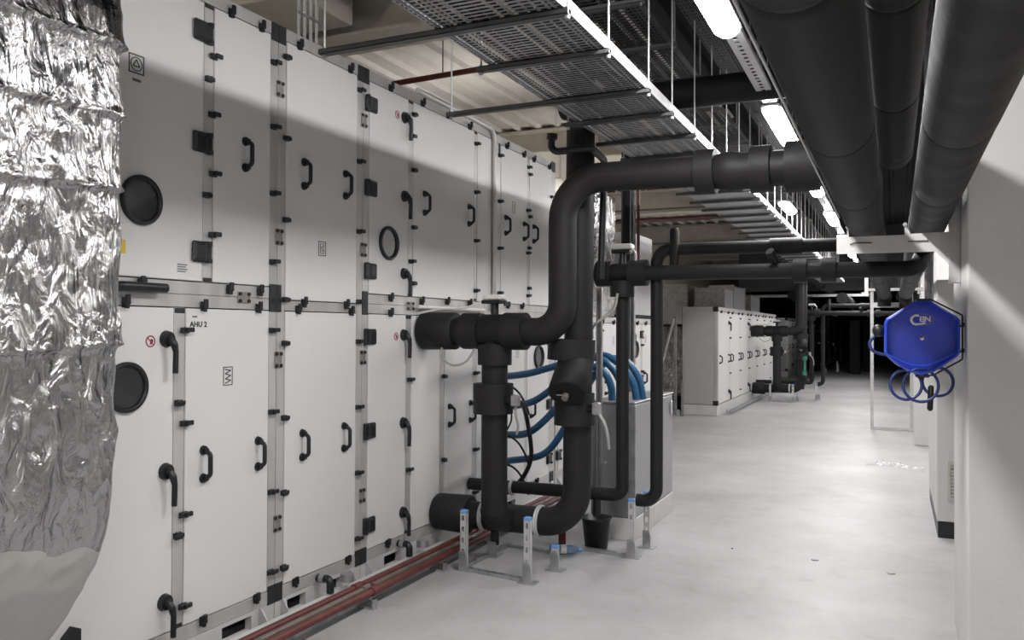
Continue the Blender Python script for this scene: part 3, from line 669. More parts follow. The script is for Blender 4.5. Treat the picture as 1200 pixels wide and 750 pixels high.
def post(name, x, y, h, label, group='perforated pipe-support posts', w=0.041):
    t = thing(name, label, 'post', (x, y, 0), group)
    m = MB(); a = w/2
    n = max(2, int(h/0.07)); zs = [0.02+i*(h-0.02)/n for i in range(n+1)]
    # slotted front web: two edge strips and rungs between the holes
    m.box(x-a, x-0.008, y-a, y-a+0.003, 0, h); m.box(x+0.008, x+a, y-a, y-a+0.003, 0, h)
    for z in zs: m.box(x-0.0081, x+0.0081, y-a, y-a+0.003, max(0, z-0.02), min(h, z+0.02))
    m.box(x-a, x-a+0.003, y-a, y+a, 0, h); m.box(x+a-0.003, x+a, y-a, y+a, 0, h)
    part('channel', m, 'galvlight', t)
    part('foot_plate', MB().prism([(x-a-0.006, 0.0), (x+a+0.012, 0.0), (x+a+0.012, 0.09), (x+a, 0.13), (x-a-0.006, 0.13)], 'y', y-a-0.007, y-a-0.001).box(x-0.06, x+0.06, y-0.04, y+0.05, 0, 0.006), 'galv', t)
    part('end_cap', MB().box(x-a-0.002, x+a+0.002, y-a-0.002, y+a+0.002, h-0.008, h+0.014, 0.004), 'bluecap', t)
    return t
def slot_rail(x0, y0, x1, y1, label):
    t = thing('floor_rail', label, 'rail', ((x0+x1)/2, (y0+y1)/2, 0), 'slotted floor rails of the pipe stands')
    p, q = Vector((x0, y0, 0)), Vector((x1, y1, 0)); d = (q-p).normalized(); nn = Vector((-d.y, d.x, 0))*0.02; L = (q-p).length
    m = MB(); up = Vector((0, 0, 0.021))
    def slab(s0, s1, o0, o1, z0, z1):
        a, b = p+d*s0, p+d*s1; k = nn/0.02
        vs = [a+k*o0, b+k*o0, b+k*o1, a+k*o1]; n = len(m.v)
        m.v += [tuple(v+Vector((0, 0, z0))) for v in vs] + [tuple(v+Vector((0, 0, z1))) for v in vs]
        for f in ((3,2,1,0),(4,5,6,7),(0,1,5,4),(1,2,6,5),(2,3,7,6),(3,0,4,7)): m.f.append(tuple(n+i for i in f)); m.sm.append(False)
    slab(0, L, -0.02, -0.007, 0.019, 0.022); slab(0, L, 0.007, 0.02, 0.019, 0.022)
    k = max(2, int(L/0.06))
    for i in range(k+1): slab(max(0, L*i/k-0.015), min(L, L*i/k+0.015), -0.0071, 0.0071, 0.019, 0.022)
    slab(0, L, -0.02, -0.0175, 0, 0.019); slab(0, L, 0.0175, 0.02, 0, 0.019)
    part('channel', m, 'galv', t)
    return t

A1, B1, D1, E1 = build_supply(), build_return(), build_small(), build_thin()
posts1 = [post('support_post', -2.60, 4.885, 0.385, 'perforated steel post with blue cap, leftmost of the pipe stand'),
          post('support_post', -2.105, 4.81, 0.40, 'perforated steel post with blue cap in front of the big lower elbow'),
          post('support_post', -2.05, 5.14, 0.155, 'short perforated post under the big lower elbow'),
          post('support_post', -1.68, 5.66, 0.40, 'perforated steel post with blue cap in front of the grey cabinet'),
          post('support_post', -1.655, 5.97, 0.40, 'perforated steel post with blue cap at the cabinet corner')]
rails1 = [slot_rail(-2.57, 4.88, -2.14, 4.82, 'slotted floor rail joining the two front posts'), slot_rail(-2.62, 4.92, -2.60, 5.55, 'slotted floor rail running back from the leftmost post'),
          slot_rail(-2.60, 5.56, -2.15, 5.52, 'slotted floor rail at the back of the pipe stand'), slot_rail(-2.05, 5.70, -1.71, 5.66, 'slotted floor rail beside the black bucket')]
t = thing('floor_drain', 'black drain stub standing in a grey steel shoe under the tee', 'drain', (-2.57, 5.22, 0))
part('stub', MB().cyl((-2.575, 5.30, 0.075), (-2.575, 5.30, 0.168), 0.03, None, 14), 'rubber', t)
part('shoe', MB().prism([(-2.605, 0.0), (-2.54, 0.0), (-2.54, 0.08), (-2.552, 0.105), (-2.605, 0.105)], 'y', 5.235, 5.262).box(-2.63, -2.53, 5.22, 5.34, 0, 0.006), 'galv', t)

# station copies far down the hall
for k, (dx, dy, where) in enumerate(((0.06, 14.5, 'at the second pipe station'), (-0.35, 29.0, 'at the third pipe station in the far dark'))):
    for src, lab in ((A1, 'black insulated pipe from the upper sleeve, %s'), (B1, 'black insulated pipe from the floor-level sleeve, %s'), (D1, 'thin black pipe with a three-way valve, %s'), (E1, 'thin black pipe with a low elbow, %s')):
        c = copy_tree(src, (dx, dy, 0), lab % where)
        if src is A1:
            for ch in list(c.children):
                if max(v.co.x for v in ch.data.vertices)+src.location.x > -1.2:
                    for g in list(ch.children): bpy.data.objects.remove(g)
                    bpy.data.objects.remove(ch)
            part('pipe', MB().tube(bend([(-2.26+dx, 5.09+dy, 1.588), (-1.985+dx, 5.09+dy, 1.58), (-1.985+dx, 5.09+dy, 4.5)], [0, 0.19, 0], 8), 0.0935, 20), 'rubber', c)
    for src, lab in zip(posts1, ('leftmost support post, %s', 'middle support post, %s', 'short support post, %s', 'front support post of the thin pipes, %s', 'rear support post of the thin pipes, %s')):
        copy_tree(src, (dx, dy, 0), lab % where)
    copy_tree(rails1[0], (dx, dy, 0), 'front slotted floor rail, %s' % where)

# blue hoses
def hose(path, label):
    P = spline(path, 14); m = MB(); rr = [0.031 if i % 2 else 0.0275 for i in range(len(P))]
    # resample finely for the corrugation
    Q = []; 
    for a, b in zip(P, P[1:]):
        n = max(1, int((b-a).length/0.009))
        for i in range(n): Q.append(a.lerp(b, i/n))
    Q.append(P[-1]); m.tube(Q, [0.031 if i % 2 else 0.0275 for i in range(len(Q))], 12)
    return single('blue_hose', m, 'bluehose', label, 'hose', 'blue corrugated hoses')
hose([(-3.045, 6.42, 1.195), (-2.76, 6.30, 1.235), (-2.52, 6.28, 1.30), (-2.30, 6.28, 1.36), (-2.14, 6.28, 1.375), (-2.02, 6.28, 1.29), (-1.95, 6.28, 1.16), (-1.93, 6.28, 1.048)], 'topmost blue corrugated hose bowing over to the grey cabinet')
hose([(-3.045, 6.50, 0.93), (-2.74, 6.36, 1.00), (-2.52, 6.36, 1.15), (-2.30, 6.36, 1.32), (-2.14, 6.36, 1.395), (-1.98, 6.36, 1.32), (-1.88, 6.36, 1.18), (-1.85, 6.36, 1.048)], 'second blue corrugated hose from the top')
hose([(-3.045, 6.40, 0.70), (-2.71, 6.20, 0.76), (-2.485, 6.20, 0.95), (-2.32, 6.20, 1.15), (-2.18, 6.20, 1.30), (-2.07, 6.20, 1.27), (-2.01, 6.20, 1.16), (-2.0, 6.20, 1.048)], 'third blue corrugated hose from the top')
hose([(-3.045, 6.50, 0.46), (-2.67, 6.44, 0.56), (-2.46, 6.44, 0.83), (-2.30, 6.44, 1.12), (-2.14, 6.44, 1.33), (-1.98, 6.44, 1.36), (-1.86, 6.44, 1.22), (-1.82, 6.44, 1.048)], 'lowest blue corrugated hose sweeping up from the units')
# loose cables
single('cable_bundle', MB().tube(spline([(-2.30, 5.12, 1.10), (-2.45, 5.5, 1.06), (-2.64, 6.0, 0.90), (-2.61, 6.0, 0.75), (-2.60, 6.0, 0.60), (-2.64, 6.0, 0.48), (-2.73, 6.0, 0.36), (-2.85, 6.0, 0.28), (-3.03, 6.0, 0.26)]), 0.018, 8), 'blackcable', 'bundle of black cables hanging behind the left pipe', 'cable')
for i, (z, lab) in enumerate(((1.15, 'upper black cable arching from the left pipe'), (0.75, 'middle black cable arching from the left pipe'), (0.52, 'lower black cable arching from the left pipe'))):
    single('cable', MB().tube(spline([(-3.045, 6.02, z-0.02), (-2.9, 5.99, z+0.005), (-2.78, 5.98, z), (-2.70, 5.98, z-0.05), (-2.64, 5.98, z-0.14), (-2.61, 5.98, z-0.22)]), 0.009, 8), 'blackcable', lab, 'cable', 'loose black cables')
single('cable', MB().tube(spline([(-2.30, 5.05, 1.12), (-2.29, 5.02, 1.04), (-2.28, 5.04, 0.96), (-2.30, 5.06, 0.90)]), 0.009, 8), 'cable', 'frayed pale cable end hanging from the valve stem', 'cable')
single('cable', MB().tube(spline([(-2.34, 5.05, 1.09), (-2.32, 5.02, 1.0), (-2.35, 5.02, 0.93)]), 0.006, 8), 'blackcable', 'short black cable end hanging from the valve stem', 'cable')
single('conduit', MB().tube([(XF+0.03, 4.98, 1.755), (XF+0.03, 6.0, 1.755)], 0.013, 10), 'white', 'white conduit lying along the middle rail behind the actuator', 'conduit')
single('cable', MB().tube(spline([(-1.80, 5.70, 1.86), (-1.82, 5.66, 1.74), (-1.95, 5.62, 1.63), (-2.06, 5.9, 1.54)]), 0.010, 8), 'cable', 'grey cable slanting beside the thin riser', 'cable')

# grey stainless cabinet on white plinth
t = thing('grey_cabinet', 'grey stainless steel cabinet standing behind the thin pipes', 'cabinet', (-2.15, 6.7, 0))
part('plinth', MB().box(-2.15, -1.785, 6.09, 7.30, 0, 0.165, 0.004), 'plinth', t)
part('body', MB().box(-2.14, -1.79, 6.10, 7.29, 0.165, 1.035, 0.012), 'steelcab', t)
part('top', MB().box(-2.145, -1.785, 6.095, 7.295, 1.035, 1.05, 0.004), 'steelcab', t)
part('corner_post', MB().box(-1.83, -1.778, 6.085, 6.115, 0.165, 1.03, 0.004), 'galv', t)
part('latch', MB().box(-1.786, -1.772, 7.18, 7.22, 0.86, 0.98, 0.004), 'galvlight', t)
part('rivet', MB().cyl((-2.02, 6.092, 0.58), (-2.02, 6.101, 0.58), 0.010, None, 10), 'galvlight', t)
# strut uprights
def strut(name, x, y, z0, z1, label, w=0.041, grp='steel strut uprights'):
    m = MB(); a = w/2
    m.box(x-a, x+a, y+a-0.003, y+a, z0, z1); m.box(x-a, x-a+0.003, y-a, y+a, z0, z1); m.box(x+a-0.003, x+a, y-a, y+a, z0, z1)
    m.box(x-a, x-a+0.012, y-a, y-a+0.003, z0, z1); m.box(x+a-0.012, x+a, y-a, y-a+0.003, z0, z1)
    return single(name, m, 'galv', label, 'strut', grp)
strut('strut_upright', -2.03, 5.98, 0.0, 1.92, 'grey steel strut upright behind the strainer pipe')
strut('strut_upright', -2.43, 8.2, 0.0, 4.55, 'tall grey steel strut upright behind the thin pipe and the grey cabinet', 0.05)
single('black_riser', MB().tube([(-2.50, 8.2, 0.6), (-2.50, 8.2, 4.55)], 0.050, 14), 'rubber2', 'narrow black riser above the three-way valve', 'pipe')
single('sprinkler_drop', MB().tube([(-2.385, 8.25, 2.1), (-2.385, 8.25, 4.59)], 0.016, 10), 'red', 'thin red vertical pipe right of the narrow black riser', 'pipe')
t = thing('air_vent_pipe', 'black bent vent pipe crossing in front of the big riser under the tray', 'pipe', (-1.9, 5.1, 2.7))
part('pipe', MB().tube(bend([(-2.04, 5.03, 2.86), (-2.05, 5.03, 2.765), (-1.775, 5.05, 2.775), (-1.80, 5.40, 2.76), (-1.84, 5.44, 1.95)], [0, 0.05, 0.05, 0.05, 0], 5), 0.024, 14), 'black', t)
part('end_cap', MB().cyl((-2.04, 5.03, 2.85), (-2.037, 5.03, 2.885), 0.036, None, 10), 'black', t)

# bucket and bottle
t = thing('bucket', 'black plastic bucket under the drip pipe', 'bucket', (-1.99, 5.80, 0))
m = MB(); prof = [(0.0, 0.003), (0.080, 0.003), (0.082, 0.0), (0.104, 0.212), (0.112, 0.212), (0.112, 0.224), (0.100, 0.224), (0.078, 0.012), (0.0, 0.012)]
n = 28
for i in range(n):
    for r, z in prof: m.v.append((-1.99+r*math.cos(2*PI*i/n), 5.80+r*math.sin(2*PI*i/n), z))
k = len(prof)
for i in range(n):
    for j in range(k-1): i2 = (i+1) % n; m.f.append((i*k+j, i2*k+j, i2*k+j+1, i*k+j+1)); m.sm.append(True)
part('body', m, 'black', t); part('rim', MB().ring((-1.99, 5.80, 0.222), (0, 0, 1), 0.110, 0.005, 28, 6), 'black', t)
t = thing('water_bottle', 'clear blue water bottle lying on the floor beside the bucket', 'bottle', (-2.05, 5.55, 0.0))
d = Vector((0.93, 0.36, 0)); p0 = Vector((-2.24, 5.50, 0.034))
part('body', MB().tube([p0+d*s for s in (0, 0.006, 0.03, 0.06, 0.09, 0.12, 0.15, 0.165, 0.19, 0.215)], [0.022, 0.03, 0.032, 0.030, 0.032, 0.030, 0.032, 0.031, 0.020, 0.012], 18), 'bottle', t)
part('label', MB().tube([p0+d*0.085, p0+d*0.125], 0.0333, 18, cap=False), 'white', t)
part('cap', MB().tube([p0+d*0.212, p0+d*0.235], 0.015, 14), 'bluecap', t)
t = thing('red_valve', 'small red pipe fitting on the floor behind the lower elbow', 'valve', (-2.25, 5.75, 0))
part('body', MB().cyl((-2.25, 5.78, 0), (-2.25, 5.78, 0.10), 0.028, None, 12).cyl((-2.25, 5.78, 0.1), (-2.25, 5.78, 0.112), 0.036, None, 12), 'red', t)

# ------------------------------------------------------------------ big foil-wrapped duct, left foreground
def foil_duct():
    t = thing('foil_duct', 'crinkled silver foil wrapped duct filling the left edge, its lower end in dull plastic', 'duct', (-2.62, 1.2, 0.1))
    def profile(z):
        # corridor-side face sweeps back to the unit at the bottom
        fx = -2.19
        if z < 1.22: q = (1.22-z)/1.02; fx = -2.19 - 0.80*q**2.1
        return fx
    def build(z0, z1, nz, amp, bx):
        m = MB(); W = 170; y0, y1, R, xb = 0.55, 1.845, 0.05, -3.03
        for iz in range(nz+1):
            for k in range(W+1):
                u = k/W
                # outline: far face 0-.2, far corner .2-.28, corridor face .28-.86, near corner .86-.92, near face .92-1
                yy = y1 if u < 0.24 else (y0 if u > 0.89 else y1+(y0-y1)*(u-0.24)/0.65)
                e = 0.16*(0.3-(yy-0.55)/1.3) + 0.13*noise.noise(Vector((yy*2.2, 2.0, 4.1))) + 0.03*noise.noise(Vector((yy*9, 5.0, 1.0)))
                za, zc = z0+(e if bx == 1 else 0), z1+(e if bx == 2 else 0); z = za+(zc-za)*iz/nz
                fx = max(profile(z), xb+0.12)
                if u < 0.2: x, y, nx, ny = xb+(fx-R-xb)*u/0.2, y1, 0, 1
                elif u < 0.28: a = (u-0.2)/0.08*PI/2; nx, ny = math.sin(a), math.cos(a); x, y = fx-R+R*nx, y1-R+R*ny
                elif u < 0.86: x, y, nx, ny = fx, y1-R+(y0-y1+2*R)*(u-0.28)/0.58, 1, 0
                elif u < 0.92: a = (u-0.86)/0.06*PI/2; nx, ny = math.cos(a), -math.sin(a); x, y = fx-R+R*nx, y0+R+R*ny
                else: x, y, nx, ny = fx-R+(xb-fx+R)*(u-0.92)/0.08, y0, 0, -1
                p = Vector((x*3.0, y*3.0, z*2.2))
                h = noise.fractal(p, 0.9, 2.1, 4)*0.5
                rg = 1-abs(noise.noise(Vector((x*5, y*5+noise.noise(p*0.7)*1.3, z*3.2)))*2.2); rg2 = 1-abs(noise.noise(Vector((x*8+3, y*8, z*7+noise.noise(p)*1.5)))*2.4)
                band = 0.0
                for zb in (1.54, 2.02, 2.25, 2.47, 2.75): band += 0.55*math.exp(-((z-zb-0.02*noise.noise(p*0.8))/0.010)**2)
                rg3 = 1-abs(noise.noise(Vector((x*13+7, y*13, z*5+noise.noise(p*1.3)*2)))*2.6)
                disp = amp*(h*0.6 + max(0, rg)*0.55 + max(0, rg2)*0.30 + max(0, rg3)*0.18 + band*0.7 - 0.5)
                seams = (0.9, 1.54, 2.02, 2.25, 2.47, 2.75, 4.0); zq = z-0.02*noise.noise(p*0.8)
                for sa, sb in zip(seams, seams[1:]):
                    if sa <= zq < sb: disp += 0.016*(1-(zq-sa)/(sb-sa))**1.5 if sa > 1 else 0
                if z < 1.0: disp *= smoothstep(0.55, 1.0, z)*0.75+0.25
                m.v.append((x+nx*disp, y+ny*disp, z))
        for iz in range(nz):
            for k in range(W):
                a = iz*(W+1)+k; m.f.append((a, a+1, a+W+2, a+W+1)); m.sm.append(True)
        return m
    part('foil_wrap', build(1.02, 3.9, 320, 0.019, 1), 'foil', t)
    part('plastic_wrap', build(0.20, 1.03, 80, 0.022, 2), 'plasticwrap', t, 'dull grey-beige plastic wrap')
foil_duct()

# ------------------------------------------------------------------ cable trays, struts, rods
def tray(x0, x1, y0, y1, z, h, label, pitch=0.034, m='traymetal', cables=True, fl='galvlight'):
    t = thing('cable_tray', label, 'cable tray', ((x0+x1)/2, (y0+y1)/2, z), 'perforated cable trays')
    mb = MB(); y = y0; W = x1-x0
    # bridges between the slots: short slots on the unit side, long ones on the rest
    bx = [x0, x0+0.03] + [x0+0.03+0.05*i for i in range(1, max(2, int(W*0.38/0.05)))]
    n = max(1, round((x1-0.03-bx[-1])/0.19)); b0 = bx[-1]
    bx += [b0+(x1-0.03-b0)*(i+1)/n for i in range(n)] + [x1]
    part('solid_base', MB().box(x0, x1, min(y1, 8.0), y1, z, z+0.0015), m, t, 'far run of the tray, closed underneath')
    while y < min(y1, 8.0):
        s_ = pitch*0.56
        mb.quad((x0, y, z), (x0, y+s_, z), (x1, y+s_, z), (x1, y, z))
        for b in bx:
            a, c = max(x0, b-0.006), min(x1, b+0.006)
            mb.quad((a, y+s_, z), (a, y+pitch, z), (c, y+pitch, z), (c, y+s_, z))
        y += pitch
    part('perforated_base', mb, m, t)
    part('side_flange', MB().box(x0-0.002, x0, y0, y1, z, z+h).box(x0, x0+0.012, y0, y1, z+h-0.002, z+h), fl, t)
    part('side_flange', MB().box(x1, x1+0.002, y0, y1, z, z+h).box(x1-0.012, x1, y0, y1, z+h-0.002, z+h), fl, t)
    mb = MB()
    for xr in (x0+0.025, x0+0.05, x1-0.025, x1-0.05):
        mb.box(xr-0.004, xr+0.004, y0, y1, z-0.004, z-0.0005)
    part('stiffening_bead', mb, m, t)
    if cables:
        mb = MB(); x = x0+0.05
        while x < x1-0.04:
            r = random.uniform(0.012, 0.022); yy = [y0+i*(y1-y0)/16 for i in range(17)]
            mb.tube([(x+random.uniform(-0.006, 0.006), q, z+r+0.003) for q in yy], r, 6); x += 2*r+random.uniform(0.012, 0.05)
        o = part('cables', mb, 'blackcable', t, 'dark cables lying in the tray', 'stuff')
    return t
ZT = 2.905
tray(-1.810, -1.215, 1.1, 24.0, ZT, 0.058, 'wide perforated cable tray nearest overhead, lowest of the trays')
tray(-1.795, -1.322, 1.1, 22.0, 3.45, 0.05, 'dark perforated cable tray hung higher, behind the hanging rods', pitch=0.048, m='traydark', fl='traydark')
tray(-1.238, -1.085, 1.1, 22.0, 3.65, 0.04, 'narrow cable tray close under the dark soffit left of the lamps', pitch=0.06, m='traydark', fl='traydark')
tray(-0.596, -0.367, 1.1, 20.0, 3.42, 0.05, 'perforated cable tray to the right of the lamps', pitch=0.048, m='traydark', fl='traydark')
def strut_bar(x0, x1, y, z, label, grp='trapeze struts under the lowest tray'):
    m = MB(); a = 0.0205
    m.box(x0, x1, y-a, y+a, z, z+0.003); m.box(x0, x1, y-a, y-a+0.003, z, z+0.024); m.box(x0, x1, y+a-0.003, y+a, z, z+0.024)
    m.box(x0, x1, y-a, y-a+0.012, z+0.021, z+0.024); m.box(x0, x1, y+a-0.012, y+a, z+0.021, z+0.024)
    return single('trapeze_strut', m, 'galvdark', label, 'strut', grp)
ys = [1.98, 2.56, 3.12, 3.65, 4.34, 4.86, 5.47, 6.04] + [6.62+0.58*i for i in range(26)]
ordw = ['second overhead', 'overhead just before the longest one', 'longest one reaching over the white units', 'short one after the longest', 'second long one reaching over the units', 'sixth', 'seventh', 'eighth']
for i, y in enumerate(ys):
    lx = (-2.43 if i in (2, 4) else -1.88)
    strut_bar(lx, -1.190, y, ZT-0.030, '%s steel trapeze strut under the lowest tray, counting away from the camera%s' % (ORD[i], ', extra long' if i in (2, 4) else ''))
    for x in (-1.200,) + ((lx+0.02,) if i < 8 else ()):
        m = MB().cyl((x, y, ZT-0.045), (x, y, 4.55), 0.005, None, 8).cyl((x, y, ZT-0.046), (x, y, ZT-0.033), 0.011, None, 6).cyl((x, y, ZT-0.005), (x, y, ZT+0.004), 0.013, None, 6)
        single('hanger_rod', m, 'galvlight', 'thin hanger rod at the %s end of the %s trapeze strut of the lowest tray' % ('corridor' if x > -1.5 else 'unit', ORD[i]), 'rod', 'hanger rods of the lowest tray')
for i, y in enumerate([2.14+0.764*k for k in range(16)]):
    strut_bar(-1.85, -1.253, y, 3.408, '%s dark trapeze strut under the higher tray, counting away from the camera' % ORD[i], 'trapeze struts under the higher tray')
    single('hanger_rod', MB().cyl((-1.268, y, 3.395), (-1.268, y, 4.55), 0.006, None, 8), 'galv', '%s thin hanger rod of the higher tray, counting away from the camera' % ORD[i], 'rod', 'hanger rods of the higher tray')
    if i < 8:
        single('hanger_rod', MB().cyl((-0.80, y+0.3, 3.18), (-0.80, y+0.3, 4.55), 0.005, None, 8), 'galv', '%s thin rod holding the lamp channel, counting away from the camera' % ORD[i], 'rod', 'rods of the lamp channel')
# bundle of thin conduits and rods behind the unit top
for i in range(4):
    single('thin_conduit', MB().cyl((-3.20, 3.90+0.055*i, 3.262), (-3.20, 3.90+0.055*i, 4.55), 0.009, None, 8), 'galvlight', 'thin grey conduit rising behind the unit top, %s of four' % ('first', 'second', 'third', 'fourth')[i], 'conduit', 'bundle of four conduits')
single('conduit_clip', MB().box(-3.19, -3.18, 3.87, 4.10, 3.46, 3.475), 'galv', 'small clip bar across the four thin conduits', 'clip')

# ------------------------------------------------------------------ lamps
def lamp_row():
    ch = thing('lamp_channel', 'perforated steel channel carrying the row of lamps', 'channel', (-0.767, 9, 3.16))
    part('channel', MB().box(-0.815, -0.813, -4, 28.2, 3.158, 3.182).box(-0.721, -0.719, -4, 28.2, 3.158, 3.182), 'galvlight', ch)
    q = MB(); y = -4
    while y < 28.2:
        q.box(-0.813, -0.779, y, y+0.035, 3.156, 3.159); q.box(-0.755, -0.721, y, y+0.035, 3.156, 3.159); q.box(-0.813, -0.721, y+0.035, y+0.07, 3.156, 3.159); y += 0.07
    part('slotted_web', q, 'galvlight', ch)
def lamp(x, y, z, L, label, W=0.066):
    t = thing('ceiling_lamp', label, 'lamp', (x, y, z), 'strip lamps over the corridor')
    h = L/2
    part('housing', MB().box(x-W-0.004, x+W+0.004, y-h, y+h, z+0.030, z+0.060, 0.010), 'lamp_house', t)
    m = MB(); n = 10; P = []
    # rounded prismatic diffuser: half-round section, tapered ends
    for (yy, s) in ((-h+0.006, 0.55), (-h+0.03, 0.86), (-h+0.07, 1.0), (h-0.07, 1.0), (h-0.03, 0.86), (h-0.006, 0.55)):
        P.append([(x+W*s*math.cos(PI+PI*k/n), y+yy, z+0.031+0.045*s*math.sin(PI+PI*k/n)) for k in range(n+1)])
    for ring in P: m.v += ring
    for i in range(len(P)-1):
        for k in range(n): a = i*(n+1)+k; m.f.append((a, a+1, a+n+2, a+n+1)); m.sm.append(True)
    m.f.append(tuple(range(n+1))); m.sm.append(False); m.f.append(tuple((len(P)-1)*(n+1)+k for k in range(n+1))[::-1]); m.sm.append(False)
    part('diffuser', m, 'lamp', t)
    return t
lamp_row()
for i, y in enumerate((-4.6, -1.84, 0.93, 3.70, 6.45, 9.23, 12.0, 14.8, 17.6, 20.4, 23.2, 27.5)):
    lamp(-0.767, y, 3.095, 1.2, ('glowing strip lamp at the back wall', 'glowing strip lamp behind the camera', 'glowing strip lamp almost overhead, out of view', 'large glowing strip lamp nearest in view at the top edge', 'second glowing strip lamp in view, past the crossing black pipe',
         'third glowing strip lamp in view, just under the collared pipe', 'fourth glowing strip lamp in view, beside the white pipe bracket', 'fifth glowing strip lamp, seen under the bracket plate', 'glowing strip lamp beyond the rack', 'glowing strip lamp well beyond the rack', 'glowing strip lamp before the far dark', 'lone glowing strip lamp in the far dark')[i])
for y, lab in ((-1.9, 'unseen fill lamp added beyond the overhead pipes'),): lamp(1.6, y, 3.095, 1.2, lab)  # unseen fill lamp, added to brighten the near floor and the pier
single('lamp_rail', MB().box(1.55, 1.65, -4.5, 1.0, 3.156, 3.18), 'galv', 'plain rail carrying the added fill lamp beyond the overhead pipes', 'channel')
for y in (-4.0, 0.5): single('hanger_rod', MB().cyl((1.6, y, 3.18), (1.6, y, 4.56), 0.006, None, 8), 'galv', 'rod at the %s end of the rail beyond the overhead pipes' % ('rear' if y < 0 else 'front'), 'rod')
lamp(-1.20, 10.75, 3.10, 0.9, 'small glowing strip lamp left of the row, among the hanging rods')
# unseen battens added behind the unit tops to light the deck above
for i, (bx_, y, bz, zt) in enumerate(((-4.6, 3.0, 3.45, 3.262), (-4.5, 8.5, 3.45, 1.752), (-4.9, 16.5, 2.22, 2.052), (-4.25, 10.74, 3.02, 2.861))):
    t = thing('fill_batten', 'unseen fill batten added behind the top of the units, %s from the camera' % ORD[i], 'lamp', (bx_, y, bz), 'unseen fill battens behind the units')
    part('base', MB().box(bx_-0.04, bx_+0.04, y-0.5, y+0.5, bz-0.05, bz-0.01), 'lamp_house', t)
    part('tube', MB().cyl((bx_, y-0.48, bz+0.015), (bx_, y+0.48, bz+0.015), 0.016, None, 10), 'hidden_lamp', t)
    for e in (-0.4, 0.4): part('leg', MB().box(bx_-0.01, bx_+0.01, y+e-0.01, y+e+0.01, zt, bz-0.05), 'galv', t)

# ------------------------------------------------------------------ overhead black pipes on the right
def overhead(name, parts, label):
    t = thing(name, label, 'pipe', parts[0][0], 'large black overhead pipes')
    for a, b, r, m in parts:
        L = (Vector(b)-Vector(a)).length; n = max(1, round(L/1.15)); A, B = Vector(a), Vector(b)
        for i in range(n):
            p = A.lerp(B, i/n); q = A.lerp(B, (i+1)/n)
            part('insulation_length', segpipe(MB(), p, q, r*(1+0.01*math.sin(i*1.7)), 10, 32, 0.004), m, t)
    return t
PX1, PZ1, PR1 = -0.147, 2.201, 0.098
t = overhead('overhead_pipe', [((PX1, 0.2, PZ1), (PX1, 14.4, PZ1), PR1, 'rubber2')], 'thick black overhead pipe, leftmost of the three on the bracket')
part('elbow', MB().tube(bend([(PX1, 14.38, PZ1), (PX1, 14.6, PZ1), (PX1, 14.6, 2.0)], 0.15, 8), PR1, 24), 'rubber2', t)
part('rim_light_strip', MB().box(PX1-PR1-0.014, PX1-PR1-0.010, 0.2, 4.6, PZ1-0.02, PZ1-0.012), 'galvlight', t, 'thin bright strip drawn as the rim light along the left side')  # bright strip shaped to stand in for the rim light on the pipe
t = overhead('overhead_pipe', [((0.166, 0.2, 2.194), (0.166, 14.4, 2.194), 0.096, 'rubber')], 'black overhead pipe nearest the pier, rightmost of the three')
part('elbow', MB().tube(bend([(0.166, 14.38, 2.194), (0.166, 14.6, 2.194), (0.166, 14.6, 1.95)], 0.13, 8), 0.096, 24), 'rubber2', t)
t = overhead('overhead_pipe', [((0.0, 0.2, 2.50), (0.0, 4.45, 2.50), 0.088, 'rubber2')], 'black overhead pipe lying above and between the other two')
part('elbow', MB().tube(bend([(0.0, 4.43, 2.50), (0.0, 4.68, 2.50), (0.0, 4.68, 4.5)], 0.13, 8), 0.088, 24), 'rubber2', t)
t = thing('crossing_pipe', 'thick black pipe crossing above the trays between the first two lamps', 'pipe', (-1.0, 5.62, 3.2), 'large black overhead pipes')
part('pipe', segpipe(MB(), (-2.2, 5.62, 3.225), (-0.56, 5.62, 3.215), 0.098, 1.0, 28), 'rubber2', t)
part('riser', MB().tube(bend([(-0.58, 5.62, 3.215), (-0.40, 5.62, 3.215), (-0.40, 5.62, 4.5)], 0.12, 8), 0.098, 24), 'rubber2', t)
t = thing('insulated_pipe', 'black pipe running on high beyond the crossing pipe, beside the lamps', 'pipe', (-0.30, 8, 3.3), 'large black overhead pipes')
part('pipe', segpipe(MB(), (-0.30, 6.0, 3.2), (-0.30, 22, 3.2), 0.10, 2.0, 20), 'rubber2', t)

# bracket plate and leg on the pier
t = thing('pipe_bracket', 'white steel bracket plate carrying the overhead pipes at the pier', 'bracket', (0.0, 4.67, 1.98))
S = lambda x, z: (x*1.05, 1.6+(z-1.6)*1.05)
part('plate', MB().prism([S(*p) for p in ((-0.262, 1.985), (0.185, 1.982), (0.258, 1.89), (0.258, 2.075), (0.072, 2.072), (0.050, 2.12), (0.046, 2.12), (0.046, 2.068), (-0.205, 2.068), (-0.208, 2.13), (-0.214, 2.13), (-0.214, 2.072), (-0.262, 2.072))], 'y', 4.670, 4.680), 'white', t)
part('leg', MB().box(0.248, 0.2995, 4.645, 4.71, 1.84, 2.95, 0.003), 'galvlight', t)
for x, z in (S(-0.21, 2.115), S(0.048, 2.118)): part('bolt', MB().cyl((x, 4.655, z), (x, 4.695, z), 0.010, None, 8), 'galv', t)
part('cable_tie', MB().tube(spline([(-0.21, 4.665, 2.052), (-0.18, 4.663, 2.058), (-0.105, 4.665, 2.056)]), 0.003, 6), 'ink', t)
part('cable_tie', MB().box(0.063, 0.158, 4.664, 4.668, 2.054, 2.059), 'ink', t)

